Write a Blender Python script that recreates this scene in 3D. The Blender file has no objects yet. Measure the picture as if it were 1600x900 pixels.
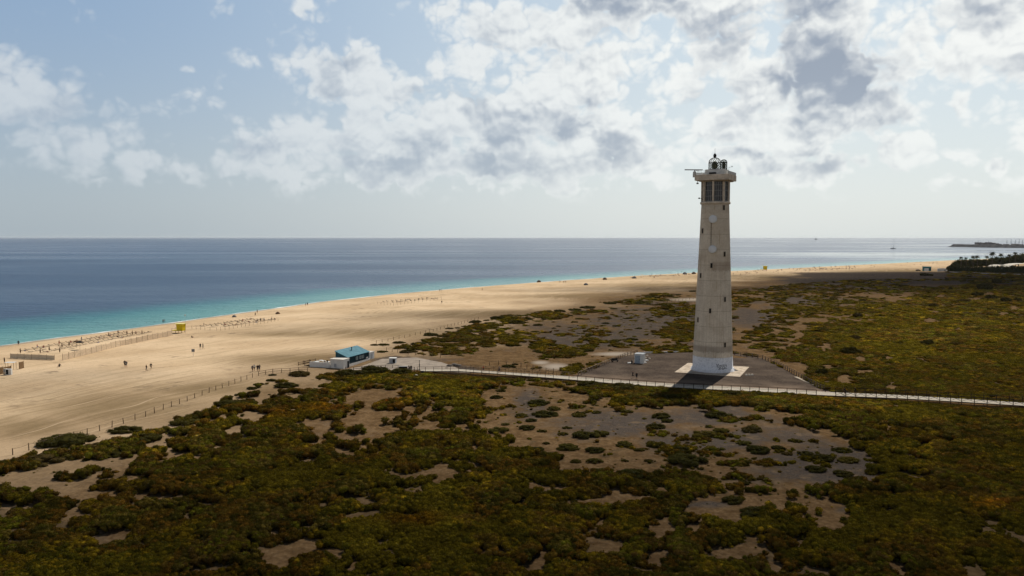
import bpy, bmesh, math, random
import numpy as np
from mathutils import Vector, Matrix
R = math.radians
random.seed(7); rng = np.random.default_rng(7)
sc = bpy.context.scene
COL = sc.collection
# ------------------------------------------------------------------ camera
F = 1230.0; CX, CY = 800.0, 450.0; HORIZ = 371.0
CAMZ = 36.5
PITCH = math.atan((CY - HORIZ) / F)
cd = bpy.data.cameras.new('camera'); cam = bpy.data.objects.new('camera', cd); COL.objects.link(cam)
cam.location = (0, 0, CAMZ); cam.rotation_euler = (R(90) - PITCH, 0, 0)
cd.sensor_width = 36.0; cd.lens = 36.0 * F / 1600.0; cd.clip_start = 0.5; cd.clip_end = 90000
sc.camera = cam
cp, sp = math.cos(PITCH), math.sin(PITCH)
def ray(u, v):
    a = (u - CX) / F; b = -(v - CY) / F          # right, up in camera
    d = np.array([a, cp + b * sp, -sp + b * cp]); return d
def proj(x, y, z=0.0):
    x = np.asarray(x, float); y = np.asarray(y, float); z = np.asarray(z, float) - CAMZ
    f = y * cp - z * sp; up = y * sp + z * cp
    f = np.where(f < 1.0, 1.0, f)
    return CX + F * x / f, CY - F * up / f
def at_z(u, v, z):
    d = ray(u, v); t = float((z - CAMZ) / d[2]); return float(d[0]) * t, float(d[1]) * t
SEA = -3.0
SUN_AZ, SUN_EL = R(25.0), R(50.0)
# ------------------------------------------------------------------ noise
def _hash(ix, iy, seed):
    h = (ix.astype(np.int64) * 374761393 + iy.astype(np.int64) * 668265263 + seed * 1442695041) & 0xFFFFFFFF
    h = ((h ^ (h >> 13)) * 1274126177) & 0xFFFFFFFF
    h = h ^ (h >> 16)
    return (h & 0xFFFFFF) / float(0xFFFFFF)
def vnoise(x, y, seed=0):
    x = np.asarray(x, float); y = np.asarray(y, float)
    ix = np.floor(x); iy = np.floor(y); fx = x - ix; fy = y - iy
    fx = fx * fx * (3 - 2 * fx); fy = fy * fy * (3 - 2 * fy)
    a = _hash(ix, iy, seed); b = _hash(ix + 1, iy, seed); c = _hash(ix, iy + 1, seed); d = _hash(ix + 1, iy + 1, seed)
    return (a * (1 - fx) + b * fx) * (1 - fy) + (c * (1 - fx) + d * fx) * fy
def fbm(x, y, seed=0, o=4, rough=.5):
    s = 0; a = 1; t = 0
    for k in range(o):
        s = s + a * vnoise(x * 2 ** k + 17.3 * k, y * 2 ** k - 9.1 * k, seed + k); t += a; a *= rough
    return s / t
def sstep(a, b, x):
    t = np.clip((x - a) / (b - a), 0, 1); return t * t * (3 - 2 * t)
def worley(x, y, cell, seed=0):
    """distance to the nearest jittered point (in cells) and that point's random value"""
    x = np.asarray(x, float) / cell; y = np.asarray(y, float) / cell
    ix = np.floor(x); iy = np.floor(y); best = np.full(x.shape, 9.0); val = np.zeros(x.shape)
    for i in (-1, 0, 1):
        for j in (-1, 0, 1):
            px = ix + i + _hash(ix + i, iy + j, seed); py = iy + j + _hash(ix + i, iy + j, seed + 5)
            d = np.hypot(px - x, py - y); m = d < best
            best = np.where(m, d, best); val = np.where(m, _hash(ix + i, iy + j, seed + 9), val)
    return best, val
# ------------------------------------------------------------------ shoreline and relief
SHORE_PX = [(0, 541), (100, 527), (200, 514), (300, 500), (400, 486), (500, 472), (600, 461), (700, 452), (800, 444),
            (900, 437), (1000, 430.5), (1090, 426), (1200, 421), (1300, 416), (1400, 411), (1480, 407)]
SHORE = [(-330., -260.), (-225., 150.)] + [at_z(u, v, SEA) for u, v in SHORE_PX] + [(930., 1500.), (1350., 1700.), (4200., 2500.), (12000., 3500.)]
SHORE = np.array(SHORE)
def shore_dist(x, y):
    x = np.asarray(x, float); y = np.asarray(y, float)
    best = np.full(x.shape, 1e9); sgn = np.ones(x.shape)
    for (ax, ay), (bx, by) in zip(SHORE[:-1], SHORE[1:]):
        dx, dy = bx - ax, by - ay; L2 = dx * dx + dy * dy
        t = np.clip(((x - ax) * dx + (y - ay) * dy) / L2, 0, 1)
        d = np.hypot(x - ax - t * dx, y - ay - t * dy)
        m = d < best - 1e-9; cr = dx * (y - ay) - dy * (x - ax)
        sgn = np.where(m, np.where(cr < 0, 1.0, -1.0), sgn); best = np.where(m, d, best)
    return best * sgn
def H(x, y):
    x = np.asarray(x, float); y = np.asarray(y, float)
    d = shore_dist(x, y)
    h = np.interp(d, [-400, -60, 0, 14, 45, 100, 190], [-16, -6, -3.0, -2.0, -1.2, -.45, 0.0])
    pl = np.exp(-(((x - 48) / 45.) ** 2 + ((y - 208) / 26.) ** 2) ** 2)
    amp = .34 * sstep(25, 90, d) * (1 - pl)
    h = h + amp * (fbm(x / 14., y / 14., 3, 4) - .5) * 1.6
    cusp = .25 * (fbm(x / 22., y / 22., 31, 3) - .5) * sstep(-40, -5, d) * (1 - sstep(10, 50, d))
    return h + cusp
def at(u, v):
    z = 0.0
    for _ in range(8):
        x, y = at_z(u, v, z); z = float(H(x, y))
    return float(x), float(y), z
def pt(u, v): return Vector(at(u, v))
# ------------------------------------------------------------------ object helpers
def tag(o, label=None, cat=None, group=None, kind=None):
    if label: o['label'] = label
    if cat: o['category'] = cat
    if group: o['group'] = group
    if kind: o['kind'] = kind
    return o
def empty(name, loc=(0, 0, 0), rz=0.0):
    o = bpy.data.objects.new(name, None); COL.objects.link(o); o.location = loc; o.rotation_euler = (0, 0, rz); return o
def children(o): return [c for c in KIDS.get(o.name, [])]
KIDS = {}
def link(name, me, mat=None, parent=None, loc=None, rz=None):
    o = bpy.data.objects.new(name, me); COL.objects.link(o)
    if mat is not None:
        for m in (mat if isinstance(mat, (list, tuple)) else [mat]): me.materials.append(m)
    if parent is not None: o.parent = parent; KIDS.setdefault(parent.name, []).append(o)
    if loc is not None: o.location = loc
    if rz is not None: o.rotation_euler = (0, 0, rz)
    return o
def copy_tree(o, parent=None):
    c = o.copy(); COL.objects.link(c)
    if parent is not None: c.parent = parent; KIDS.setdefault(parent.name, []).append(c)
    for ch in KIDS.get(o.name, []): copy_tree(ch, c)
    return c
class MB:
    def __init__(s): s.bm = bmesh.new()
    def box(s, c, d, rz=0.0, mat=None, mi=0, top=None):
        x, y, z = d[0] / 2, d[1] / 2, d[2] / 2; tx, ty = top if top else (1, 1)
        co = [(-x, -y, -z), (x, -y, -z), (x, y, -z), (-x, y, -z), (-x * tx, -y * ty, z), (x * tx, -y * ty, z), (x * tx, y * ty, z), (-x * tx, y * ty, z)]
        m = mat if mat is not None else Matrix.Rotation(rz, 3, 'Z')
        v = [s.bm.verts.new(m @ Vector(p) + Vector(c)) for p in co]
        for f in ((0, 3, 2, 1), (4, 5, 6, 7), (0, 1, 5, 4), (1, 2, 6, 5), (2, 3, 7, 6), (3, 0, 4, 7)):
            fc = s.bm.faces.new([v[i] for i in f]); fc.material_index = mi
        return s
    def tube(s, pts, r, n=6, mi=0, cap=True):
        pts = [Vector(p) for p in pts]; rings = []
        for i, p in enumerate(pts):
            t = (pts[min(i + 1, len(pts) - 1)] - pts[max(i - 1, 0)]).normalized()
            a = t.orthogonal().normalized() if abs(t.z) > .99 else t.cross(Vector((0, 0, 1))).normalized(); b = t.cross(a)
            rr = float(r[i] if isinstance(r, (list, tuple)) else r)
            rings.append([s.bm.verts.new(p + rr * (math.cos(2 * math.pi * k / n) * a + math.sin(2 * math.pi * k / n) * b)) for k in range(n)])
        for A, B in zip(rings, rings[1:]):
            for k in range(n):
                f = s.bm.faces.new((A[k], A[(k + 1) % n], B[(k + 1) % n], B[k])); f.material_index = mi; f.smooth = n > 5
        if cap:
            for rg in (rings[0], rings[-1]): s.bm.faces.new(rg).material_index = mi
        return s
    def lathe(s, prof, n=32, c=(0, 0, 0), mi=0, smooth=True, a0=0.0, capt=True, capb=True):
        rings = []
        for r, z in prof:
            rings.append([s.bm.verts.new((c[0] + r * math.cos(a0 + 2 * math.pi * k / n), c[1] + r * math.sin(a0 + 2 * math.pi * k / n), c[2] + z)) for k in range(n)])
        for A, B in zip(rings, rings[1:]):
            for k in range(n):
                f = s.bm.faces.new((A[k], A[(k + 1) % n], B[(k + 1) % n], B[k])); f.material_index = mi; f.smooth = smooth
        if capb: s.bm.faces.new(list(reversed(rings[0]))).material_index = mi
        if capt: s.bm.faces.new(rings[-1]).material_index = mi
        return s
    def prism(s, poly, z0, z1, mi=0):
        b = [s.bm.verts.new((p[0], p[1], z0)) for p in poly]; t = [s.bm.verts.new((p[0], p[1], z1)) for p in poly]
        s.bm.faces.new(t).material_index = mi; s.bm.faces.new(list(reversed(b))).material_index = mi
        for k in range(len(poly)):
            s.bm.faces.new((b[k], b[(k + 1) % len(poly)], t[(k + 1) % len(poly)], t[k])).material_index = mi
        return s
    def hull(s, pts, faces, mi=0):
        v = [s.bm.verts.new(p) for p in pts]
        for f in faces: s.bm.faces.new([v[i] for i in f]).material_index = mi
        return s
    def build(s, name, mat, parent=None, loc=None, rz=None, bevel=0):
        bmesh.ops.recalc_face_normals(s.bm, faces=s.bm.faces)
        if bevel:
            bmesh.ops.bevel(s.bm, geom=[e for e in s.bm.edges if e.calc_face_angle(0) > .6], offset=bevel, segments=1, affect='EDGES')
        me = bpy.data.meshes.new(name); s.bm.to_mesh(me); s.bm.free()
        return link(name, me, mat, parent, loc, rz)
def mesh_np(name, co, faces4=None, tris=None):
    me = bpy.data.meshes.new(name)
    f = faces4 if faces4 is not None else tris; k = f.shape[1]
    me.vertices.add(len(co)); me.vertices.foreach_set('co', np.asarray(co, np.float32).ravel())
    me.loops.add(f.size); me.loops.foreach_set('vertex_index', f.astype(np.int32).ravel())
    me.polygons.add(len(f)); me.polygons.foreach_set('loop_start', np.arange(0, f.size, k, dtype=np.int32))
    me.update(calc_edges=True); return me
def fattr(me, name, arr):
    a = me.attributes.new(name, 'FLOAT', 'POINT'); a.data.foreach_set('value', np.asarray(arr, np.float32))
# ------------------------------------------------------------------ node helpers
class NT:
    def __init__(s, nt): s.nt = nt; s.n = nt.nodes; s.l = nt.links
    def new(s, t, **k):
        n = s.n.new(t)
        for a, b in k.items(): setattr(n, a, b)
        return n
    def put(s, sock, v):
        if isinstance(v, bpy.types.NodeSocket): s.l.new(v, sock)
        elif v is not None: sock.default_value = v
    def math(s, op, a, b=None, c=None, clamp=False):
        n = s.new('ShaderNodeMath', operation=op, use_clamp=clamp)
        for i, v in enumerate((a, b, c)):
            if v is not None: s.put(n.inputs[i], v)
        return n.outputs[0]
    def vm(s, op, a, b=None, scale=None):
        n = s.new('ShaderNodeVectorMath', operation=op); s.put(n.inputs[0], a)
        if b is not None: s.put(n.inputs[1], b)
        if scale is not None: s.put(n.inputs['Scale'], scale)
        return n.outputs['Value'] if op in ('LENGTH', 'DOT_PRODUCT', 'DISTANCE') else n.outputs[0]
    def mr(s, v, a, b, c=0., d=1., smooth=True):
        n = s.new('ShaderNodeMapRange', interpolation_type='SMOOTHSTEP' if smooth else 'LINEAR')
        s.put(n.inputs['Value'], v)
        for k, q in zip(('From Min', 'From Max', 'To Min', 'To Max'), (a, b, c, d)): s.put(n.inputs[k], q)
        return n.outputs['Result']
    def mix(s, f, a, b, mode='MIX'):
        n = s.new('ShaderNodeMix', data_type='RGBA', blend_type=mode); n.clamp_factor = True
        s.put(n.inputs[0], f); s.put(n.inputs[6], col4(a)); s.put(n.inputs[7], col4(b)); return n.outputs[2]
    def mixf(s, f, a, b):
        n = s.new('ShaderNodeMix', data_type='FLOAT'); s.put(n.inputs[0], f); s.put(n.inputs[2], a); s.put(n.inputs[3], b); return n.outputs[0]
    def noise(s, vec, scale, detail=4., rough=.5, dist=0., dim='3D', col=False, lac=2.0):
        n = s.new('ShaderNodeTexNoise', noise_dimensions=dim)
        if vec is not None: s.put(n.inputs['Vector'], vec)
        s.put(n.inputs['Scale'], scale); n.inputs['Detail'].default_value = detail; n.inputs['Roughness'].default_value = rough
        n.inputs['Distortion'].default_value = dist; n.inputs['Lacunarity'].default_value = lac
        return n.outputs['Color' if col else 'Fac']
    def voro(s, vec, scale, smooth=.6, detail=0., rough=.5):
        n = s.new('ShaderNodeTexVoronoi', feature='SMOOTH_F1'); s.put(n.inputs['Vector'], vec); n.inputs['Scale'].default_value = scale
        n.inputs['Smoothness'].default_value = smooth; n.inputs['Detail'].default_value = detail; n.inputs['Roughness'].default_value = rough
        return n.outputs['Distance']
    def comb(s, x, y, z):
        n = s.new('ShaderNodeCombineXYZ')
        for i, v in enumerate((x, y, z)): s.put(n.inputs[i], v)
        return n.outputs[0]
    def sep(s, v):
        n = s.new('ShaderNodeSeparateXYZ'); s.put(n.inputs[0], v); return n.outputs[0], n.outputs[1], n.outputs[2]
    def attr(s, name, typ='GEOMETRY', out='Fac'):
        n = s.new('ShaderNodeAttribute', attribute_type=typ, attribute_name=name); return n.outputs[out]
    def pos(s): return s.new('ShaderNodeNewGeometry').outputs['Position']
    def objc(s): return s.new('ShaderNodeTexCoord').outputs['Object']
def col4(c):
    return (c[0], c[1], c[2], 1.0) if isinstance(c, (tuple, list)) and len(c) == 3 else c
def material(name, fn):
    m = bpy.data.materials.new(name); m.use_nodes = True; t = NT(m.node_tree); t.n.clear()
    out = t.new('ShaderNodeOutputMaterial'); b = t.new('ShaderNodeBsdfPrincipled'); t.l.new(b.outputs[0], out.inputs[0])
    b.inputs['Roughness'].default_value = .85; b.inputs['Specular IOR Level'].default_value = .06
    fn(t, b, out); return m
def bump(t, b, h, strength=.5, dist=.1):
    n = t.new('ShaderNodeBump'); n.inputs['Strength'].default_value = strength; n.inputs['Distance'].default_value = dist
    t.put(n.inputs['Height'], h); t.l.new(n.outputs[0], b.inputs['Normal'])
def plain(name, c, rough=.8, var=.25, scale=3., metal=0., c2=None):
    """paint or cloth with a little mottling and wear"""
    def f(t, b, o):
        p = t.objc(); n = t.noise(p, scale, 5., .6)
        dark = tuple(k * (1 - var) for k in c) if c2 is None else c2
        t.put(b.inputs['Base Color'], t.mix(t.mr(n, .3, .7), dark, c)); b.inputs['Roughness'].default_value = rough
        b.inputs['Metallic'].default_value = metal
    return material(name, f)
# ------------------------------------------------------------------ world: sky with cumulus
def px_ae(u, v):
    d = ray(u, v); return math.atan2(d[0], d[1]), math.atan2(d[2], math.hypot(d[0], d[1]))
# bodies of cloud: (u, v, half width, half height, weight), in the photograph's pixels turned to azimuth / elevation
CLOUDS = [
 (-60,130,130,95,1.0),(60,165,110,75,1.0),(140,215,90,55,.85),(225,262,95,32,.8),(120,250,90,40,.6),(290,110,34,22,.62),(320,172,48,26,.55),
 (300,262,40,26,.7),(490,8,28,26,.7),(595,42,22,18,.5),
 (440,92,50,34,.8),(520,118,85,46,.95),(620,150,100,52,.9),(700,185,110,66,1.),(560,210,95,55,.95),(420,235,110,48,.9),(520,262,130,34,.9),
 (690,262,140,36,1.),(850,262,130,36,1.),(980,262,90,34,.9),(860,150,90,75,1.),(930,120,70,75,1.),(800,190,110,70,1.),(960,200,90,60,.95),
 (620,240,120,50,1.),(760,230,120,60,1.),(900,235,120,50,1.),(400,262,80,26,.9),(700,30,90,34,.7),(730,85,50,40,.6),(860,40,150,52,.95),(980,-5,150,40,1.),(930,90,50,40,.8),(1060,90,50,60,.5),
 (1120,40,90,70,.9),(1090,160,60,90,.7),(1280,50,130,90,1.05),(1330,110,110,60,1.15),(1200,130,90,60,1.),(1150,190,80,50,.95),(1250,200,110,46,.95),
 (1340,190,90,46,1.),(1430,100,40,50,.6),(1500,50,120,70,.95),(1600,60,110,90,.9),(1510,150,48,42,.85),(1520,180,34,30,.6),
 (1170,255,70,26,.85),(1290,255,90,28,.85),(1400,238,80,28,.8),(1480,238,60,20,.7),(1560,246,40,16,.75),(1490,292,50,14,.5),(1590,280,40,24,.5),
 (640,285,150,16,.62),(850,284,150,16,.62),(180,282,90,14,.55),(1240,270,120,18,.6),(1700,180,120,90,.8),(1850,80,160,120,.8),(-250,60,150,120,.6),(700,-90,220,70,.8),(1200,-120,300,80,.9)]
DARKS = [(1320,112,95,34,.95),(1270,95,150,70,.45),(1210,100,70,60,.30),(1300,20,70,50,.55),(1130,180,40,36,.5),(1340,195,60,28,.5),(890,192,55,22,.85),(800,262,130,24,.62),(960,8,140,14,.9),(960,120,30,50,.35),(1000,262,50,24,.25),
         (620,266,90,16,.4),(250,275,80,14,.2),(110,205,60,24,.25),(1540,14,80,30,.45),(1300,262,60,16,.3),(1170,265,40,16,.25)]
def build_world():
    w = bpy.data.worlds.new('World'); sc.world = w; w.use_nodes = True; t = NT(w.node_tree); t.n.clear()
    out = t.new('ShaderNodeOutputWorld'); bg = t.new('ShaderNodeBackground'); t.l.new(bg.outputs[0], out.inputs[0])
    bg.inputs['Strength'].default_value = SKY_STR
    sky = t.new('ShaderNodeTexSky', sky_type='NISHITA'); sky.sun_disc = False; sky.sun_elevation = SUN_EL; sky.sun_rotation = SUN_AZ
    sky.altitude = 50; sky.air_density = 1.0; sky.dust_density = 2.2; sky.ozone_density = 1.6
    # macro cover (group): azimuth, elevation -> cover
    def blob_group(name, items):
        g = bpy.data.node_groups.new(name, 'ShaderNodeTree')
        g.interface.new_socket('P', in_out='INPUT', socket_type='NodeSocketVector'); g.interface.new_socket('V', in_out='OUTPUT', socket_type='NodeSocketFloat')
        q = NT(g); gi = q.new('NodeGroupInput'); go = q.new('NodeGroupOutput'); acc = None
        for u, v, hw, hh, wt in items:
            a, e = px_ae(u, v); a1, e1 = px_ae(u + hw, v + hh) ; sa = abs(a1 - a); se = abs(e - e1)
            m = q.new('ShaderNodeVectorMath', operation='SUBTRACT'); q.l.new(gi.outputs[0], m.inputs[0]); m.inputs[1].default_value = (a, e, 0)
            m2 = q.new('ShaderNodeVectorMath', operation='MULTIPLY'); q.l.new(m.outputs[0], m2.inputs[0]); m2.inputs[1].default_value = (1 / sa, 1 / se, 0)
            d = q.new('ShaderNodeVectorMath', operation='DOT_PRODUCT'); q.l.new(m2.outputs[0], d.inputs[0]); q.l.new(m2.outputs[0], d.inputs[1])
            ex = q.math('POWER', 2.71828, q.math('MULTIPLY', d.outputs['Value'], -.9)); s_ = q.math('MULTIPLY', ex, wt)
            acc = s_ if acc is None else q.math('SMOOTH_MAX', acc, s_, .25)
        q.l.new(acc, go.inputs[0]); return g
    gm = blob_group('cloud_cover', CLOUDS); gd = blob_group('cloud_thick', DARKS)
    # fine structure of the cloud (group): P -> detail
    g = bpy.data.node_groups.new('cloud_detail', 'ShaderNodeTree')
    g.interface.new_socket('P', in_out='INPUT', socket_type='NodeSocketVector'); g.interface.new_socket('V', in_out='OUTPUT', socket_type='NodeSocketFloat')
    q = NT(g); gi = q.new('NodeGroupInput'); go = q.new('NodeGroupOutput'); P = gi.outputs[0]
    wn = q.noise(P, 30., 2., .5, col=True, dim='2D')
    P2 = q.vm('ADD', q.vm('MULTIPLY', P, (1., 1.25, 1.)), q.vm('SCALE', q.vm('SUBTRACT', wn, (.5, .5, .5)), scale=.022))
    def vo(sc_):
        n = q.new('ShaderNodeTexVoronoi', feature='F1', voronoi_dimensions='2D'); q.put(n.inputs['Vector'], P2); n.inputs['Scale'].default_value = sc_
        dd = n.outputs['Distance']; return q.math('SUBTRACT', .25, q.math('MULTIPLY', dd, dd))
    f1 = q.math('SUBTRACT', q.noise(P2, 13., 7., .55, dim='2D'), .5)
    n = q.math('ADD', q.math('MULTIPLY', vo(19.), .55), q.math('MULTIPLY', vo(47.), .40)); n = q.math('ADD', n, q.math('MULTIPLY', vo(108.), .22)); n = q.math('ADD', n, q.math('MULTIPLY', f1, 1.15))
    q.l.new(n, go.inputs[0])
    # direction -> azimuth / elevation
    d = t.new('ShaderNodeTexCoord').outputs['Generated']; dx, dy, dz = t.sep(t.vm('NORMALIZE', d))
    az = t.math('ARCTAN2', dx, dy); el = t.math('ARCSINE', dz); P = t.comb(az, el, 0.)
    def grp(tree, vec):
        n = t.new('ShaderNodeGroup'); n.node_tree = tree; t.l.new(vec, n.inputs[0]); return n.outputs[0]
    wv = t.vm('SCALE', t.vm('SUBTRACT', t.noise(P, 11., 4., .58, col=True, dim='2D'), (.5, .5, .5)), scale=.085); Pw = t.vm('ADD', P, wv)
    azf0 = t.mr(az, -.55, .0)
    cov = t.math('SUBTRACT', grp(gm, Pw), .44); covh = t.math('SUBTRACT', grp(gm, t.vm('ADD', Pw, (.010, .034, 0.))), .44)
    n0 = grp(g, P); n1 = grp(g, t.vm('ADD', P, (.0028, .0075, 0.)))
    d0 = t.math('MULTIPLY_ADD', n0, .85, cov)
    edge = t.mr(n0, -.3, .3, .10, .34)
    alpha = t.mr(d0, -.07, t.mixf(azf0, .40, .26))
    alpha = t.math('MULTIPLY', alpha, t.mr(t.math('ADD', el, t.math('MULTIPLY', n0, .006)), .038, .064))
    alpha = t.math('MULTIPLY', alpha, t.mr(az, -.75, .30, .80, .98, False)); alpha = t.math('MULTIPLY', alpha, t.mr(el, .42, .32))
    wdk = t.vm('ADD', P, t.vm('SCALE', t.vm('SUBTRACT', t.noise(P, 14., 4., .55, col=True, dim='2D'), (.5, .5, .5)), scale=.05))
    dark = grp(gd, wdk)
    rel = t.math('SUBTRACT', n0, n1)
    under = t.mr(t.math('SUBTRACT', covh, t.math('MULTIPLY', cov, .35)), .02, .52)                 # cloud standing above: shaded base
    light = t.math('SUBTRACT', 1.0, t.math('MULTIPLY', t.math('MULTIPLY', under, t.mr(d0, .05, .5)), .42))
    broad = t.noise(t.vm('ADD', t.vm('MULTIPLY', P, (1., 1.7, 1.)), wv), 10.5, 3., .5, dim='2D'); light = t.math('SUBTRACT', light, t.math('MULTIPLY', t.math('MULTIPLY', t.mr(broad, .42, .66), t.mr(cov, .0, .42)), .52))
    light = t.math('ADD', light, t.math('MULTIPLY', rel, .80))
    light = t.math('ADD', light, t.math('MULTIPLY', t.math('SUBTRACT', n0, .08), .20))
    light = t.math('SUBTRACT', light, t.math('MULTIPLY', t.mr(dark, .02, 1.0), t.mr(d0, -.02, .42, .0, .86)))
    light = t.mr(light, -.15, 1.10)
    k = 1.0 / SKY_STR
    azf = t.mr(az, -.62, .34)
    white = t.mix(azf, (.66 * k, .71 * k, .75 * k), (.92 * k, .94 * k, .92 * k))
    grey = t.mix(azf, (.36 * k, .44 * k, .54 * k), (.33 * k, .385 * k, .47 * k))
    cc = t.mix(light, grey, white)
    hz = t.mr(el, .02, .22)                       # distant cloud sinks in the air
    # clear sky, graded from the Nishita sky
    base = t.mix(.85, sky.outputs[0], t.mix(t.mr(el, 0., .30), t.mix(azf, (.42 * k, .50 * k, .56 * k), (.76 * k, .82 * k, .82 * k)), t.mix(azf, (.27 * k, .40 * k, .58 * k), (.62 * k, .73 * k, .80 * k))))
    aaz = t.math('ABSOLUTE', az); back = t.mr(aaz, .8, 1.7)
    base = t.mix(back, base, t.mix(t.mr(el, .0, .55), (.72 * k, .70 * k, .66 * k), (.50 * k, .52 * k, .56 * k)))      # broken cloud behind the camera, brightened to fill the tower's shaded side
    base = t.mix(t.mr(el, t.mixf(back, .30, .30), t.mixf(back, .44, .58)), base, (.050 * k, .082 * k, .145 * k))                            # deep blue overhead
    cc = t.mix(t.math('MULTIPLY', t.math('SUBTRACT', 1., hz), .35), cc, base)
    fin = t.mix(alpha, base, cc)
    t.l.new(fin, bg.inputs['Color'])
    w.cycles.sampling_method = 'MANUAL'; w.cycles.sample_map_resolution = 256
SKY_STR = 0.1
build_world()
sd = bpy.data.lights.new('sun', 'SUN'); so = bpy.data.objects.new('sun', sd); COL.objects.link(so)
sd.energy = 5.0; sd.angle = R(.53); sd.color = (1., .94, .84)
_s = Vector((math.sin(SUN_AZ) * math.cos(SUN_EL), math.cos(SUN_AZ) * math.cos(SUN_EL), math.sin(SUN_EL)))
so.rotation_euler = _s.to_track_quat('Z', 'Y').to_euler(); so.location = (0, 0, 300)
sc.view_settings.view_transform = 'Standard'; sc.view_settings.look = 'None'; sc.view_settings.exposure = 0.0; sc.view_settings.gamma = 1.0; sc.view_settings.use_curve_mapping = False

def shade_cloud(name, cx, cy, rx, ry, strength, seed, zc=1300.):
    """an added, unseen cloud high above, out of the picture, placed only to shade the ground at (cx, cy)"""
    k = zc / math.tan(SUN_EL); bm = bmesh.new(); bmesh.ops.create_icosphere(bm, subdivisions=4, radius=1.0)
    for v in bm.verts:
        n = fbm(np.array([v.co.x * 3 + seed]), np.array([v.co.y * 3 + v.co.z * 2]), seed, 4)[0]; v.co *= .8 + .4 * n; v.co.z *= 1 if v.co.z > 0 else .35
    me = bpy.data.meshes.new(name); bm.to_mesh(me); bm.free(); me.polygons.foreach_set('use_smooth', np.ones(len(me.polygons), bool))
    def f(t, b, o):
        p = t.objc(); x, y, z = t.sep(p); r = t.math('SQRT', t.math('ADD', t.math('MULTIPLY', x, x), t.math('MULTIPLY', y, y)))
        n = t.noise(p, 2.2, 5., .6); a = t.math('MULTIPLY', t.mr(t.math('ADD', r, t.math('MULTIPLY', t.math('SUBTRACT', n, .5), .9)), .95, .30), strength)
        b.inputs['Base Color'].default_value = (.85, .85, .86, 1); b.inputs['Roughness'].default_value = 1.0; t.put(b.inputs['Alpha'], a)
    o = link(name, me, material('shade_cloud_vapour', f)); o.location = (cx + k * math.sin(SUN_AZ), cy + k * math.cos(SUN_AZ), zc); o.scale = (rx, ry, min(rx, ry) * .5 + 20); tag(o, kind='structure'); return o
for c_ in [(25, 92, 165, 54, .38, 1), (125, 112, 62, 60, .30, 2), (-75, 84, 60, 22, .25, 3), (470, 670, 320, 215, .74, 4), (120, 565, 170, 30, .45, 5), (-60, 330, 90, 14, .22, 6), (-30, 380, 70, 24, .30, 7), (-122, 205, 40, 15, .30, 8)]: shade_cloud('shade_cloud', *c_)  # extra blockers out of view, added to darken the foreground and parts of the beach

cy = sc.cycles; cy.use_adaptive_sampling = True; cy.adaptive_threshold = .018; cy.max_bounces = 5; cy.diffuse_bounces = 2; cy.glossy_bounces = 2; cy.transmission_bounces = 3; cy.transparent_max_bounces = 8; cy.volume_bounces = 0
cy.use_denoising = True; cy.sample_clamp_indirect = 6.
# ------------------------------------------------------------------ plan of the ground: where scrub, gravel and bare sand lie
def in_poly(u, v, poly):
    u = np.asarray(u, float); v = np.asarray(v, float); r = np.zeros(u.shape, bool); n = len(poly)
    for i in range(n):
        x1, y1 = poly[i]; x2, y2 = poly[(i + 1) % n]
        c = ((y1 > v) != (y2 > v)) & (u < (x2 - x1) * (v - y1) / ((y2 - y1) if y2 != y1 else 1e-9) + x1); r ^= c
    return r
def blobs(u, v, items):
    s = np.zeros(np.shape(u))
    for cu, cv, ru, rv in items:
        s = np.maximum(s, np.exp(-(((u - cu) / ru) ** 2 + ((v - cv) / rv) ** 2)))
    return s
WALK = [(480, 585), (560, 577), (655, 579), (780, 588), (880, 592), (1000, 601), (1100, 607), (1200, 611), (1290, 617), (1400, 624), (1500, 631), (1600, 638), (2000, 668)]
def walk_v(u): return np.interp(u, [p[0] for p in WALK], [p[1] for p in WALK])
# edge of the dense scrub towards the beach
EDGE = [(-400, 800), (-60, 735), (0, 722), (60, 716), (105, 709), (150, 703), (188, 690), (215, 682), (255, 672), (300, 652), (335, 634), (372, 618), (402, 604), (440, 592), (500, 583), (540, 578)]
def edge_v(u): return np.interp(u, [p[0] for p in EDGE], [p[1] for p in EDGE])
BARE = [(773, 600), (862, 600), (885, 612), (935, 625), (965, 640), (1010, 642), (1090, 640), (1150, 634), (1205, 650), (1235, 668), (1262, 676), (1330, 692), (1345, 706), (1372, 722), (1392, 746),
        (1320, 762), (1215, 768), (1160, 764), (1130, 762), (1085, 745), (1010, 741), (962, 746), (925, 740), (905, 732), (868, 712), (838, 712), (842, 700), (805, 690), (800, 672), (772, 668), (765, 640), (755, 612)]
BARE2 = [(1075, 785), (1150, 778), (1215, 775), (1290, 785), (1335, 805), (1325, 818), (1270, 800), (1200, 790), (1165, 812), (1060, 808)]
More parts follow.
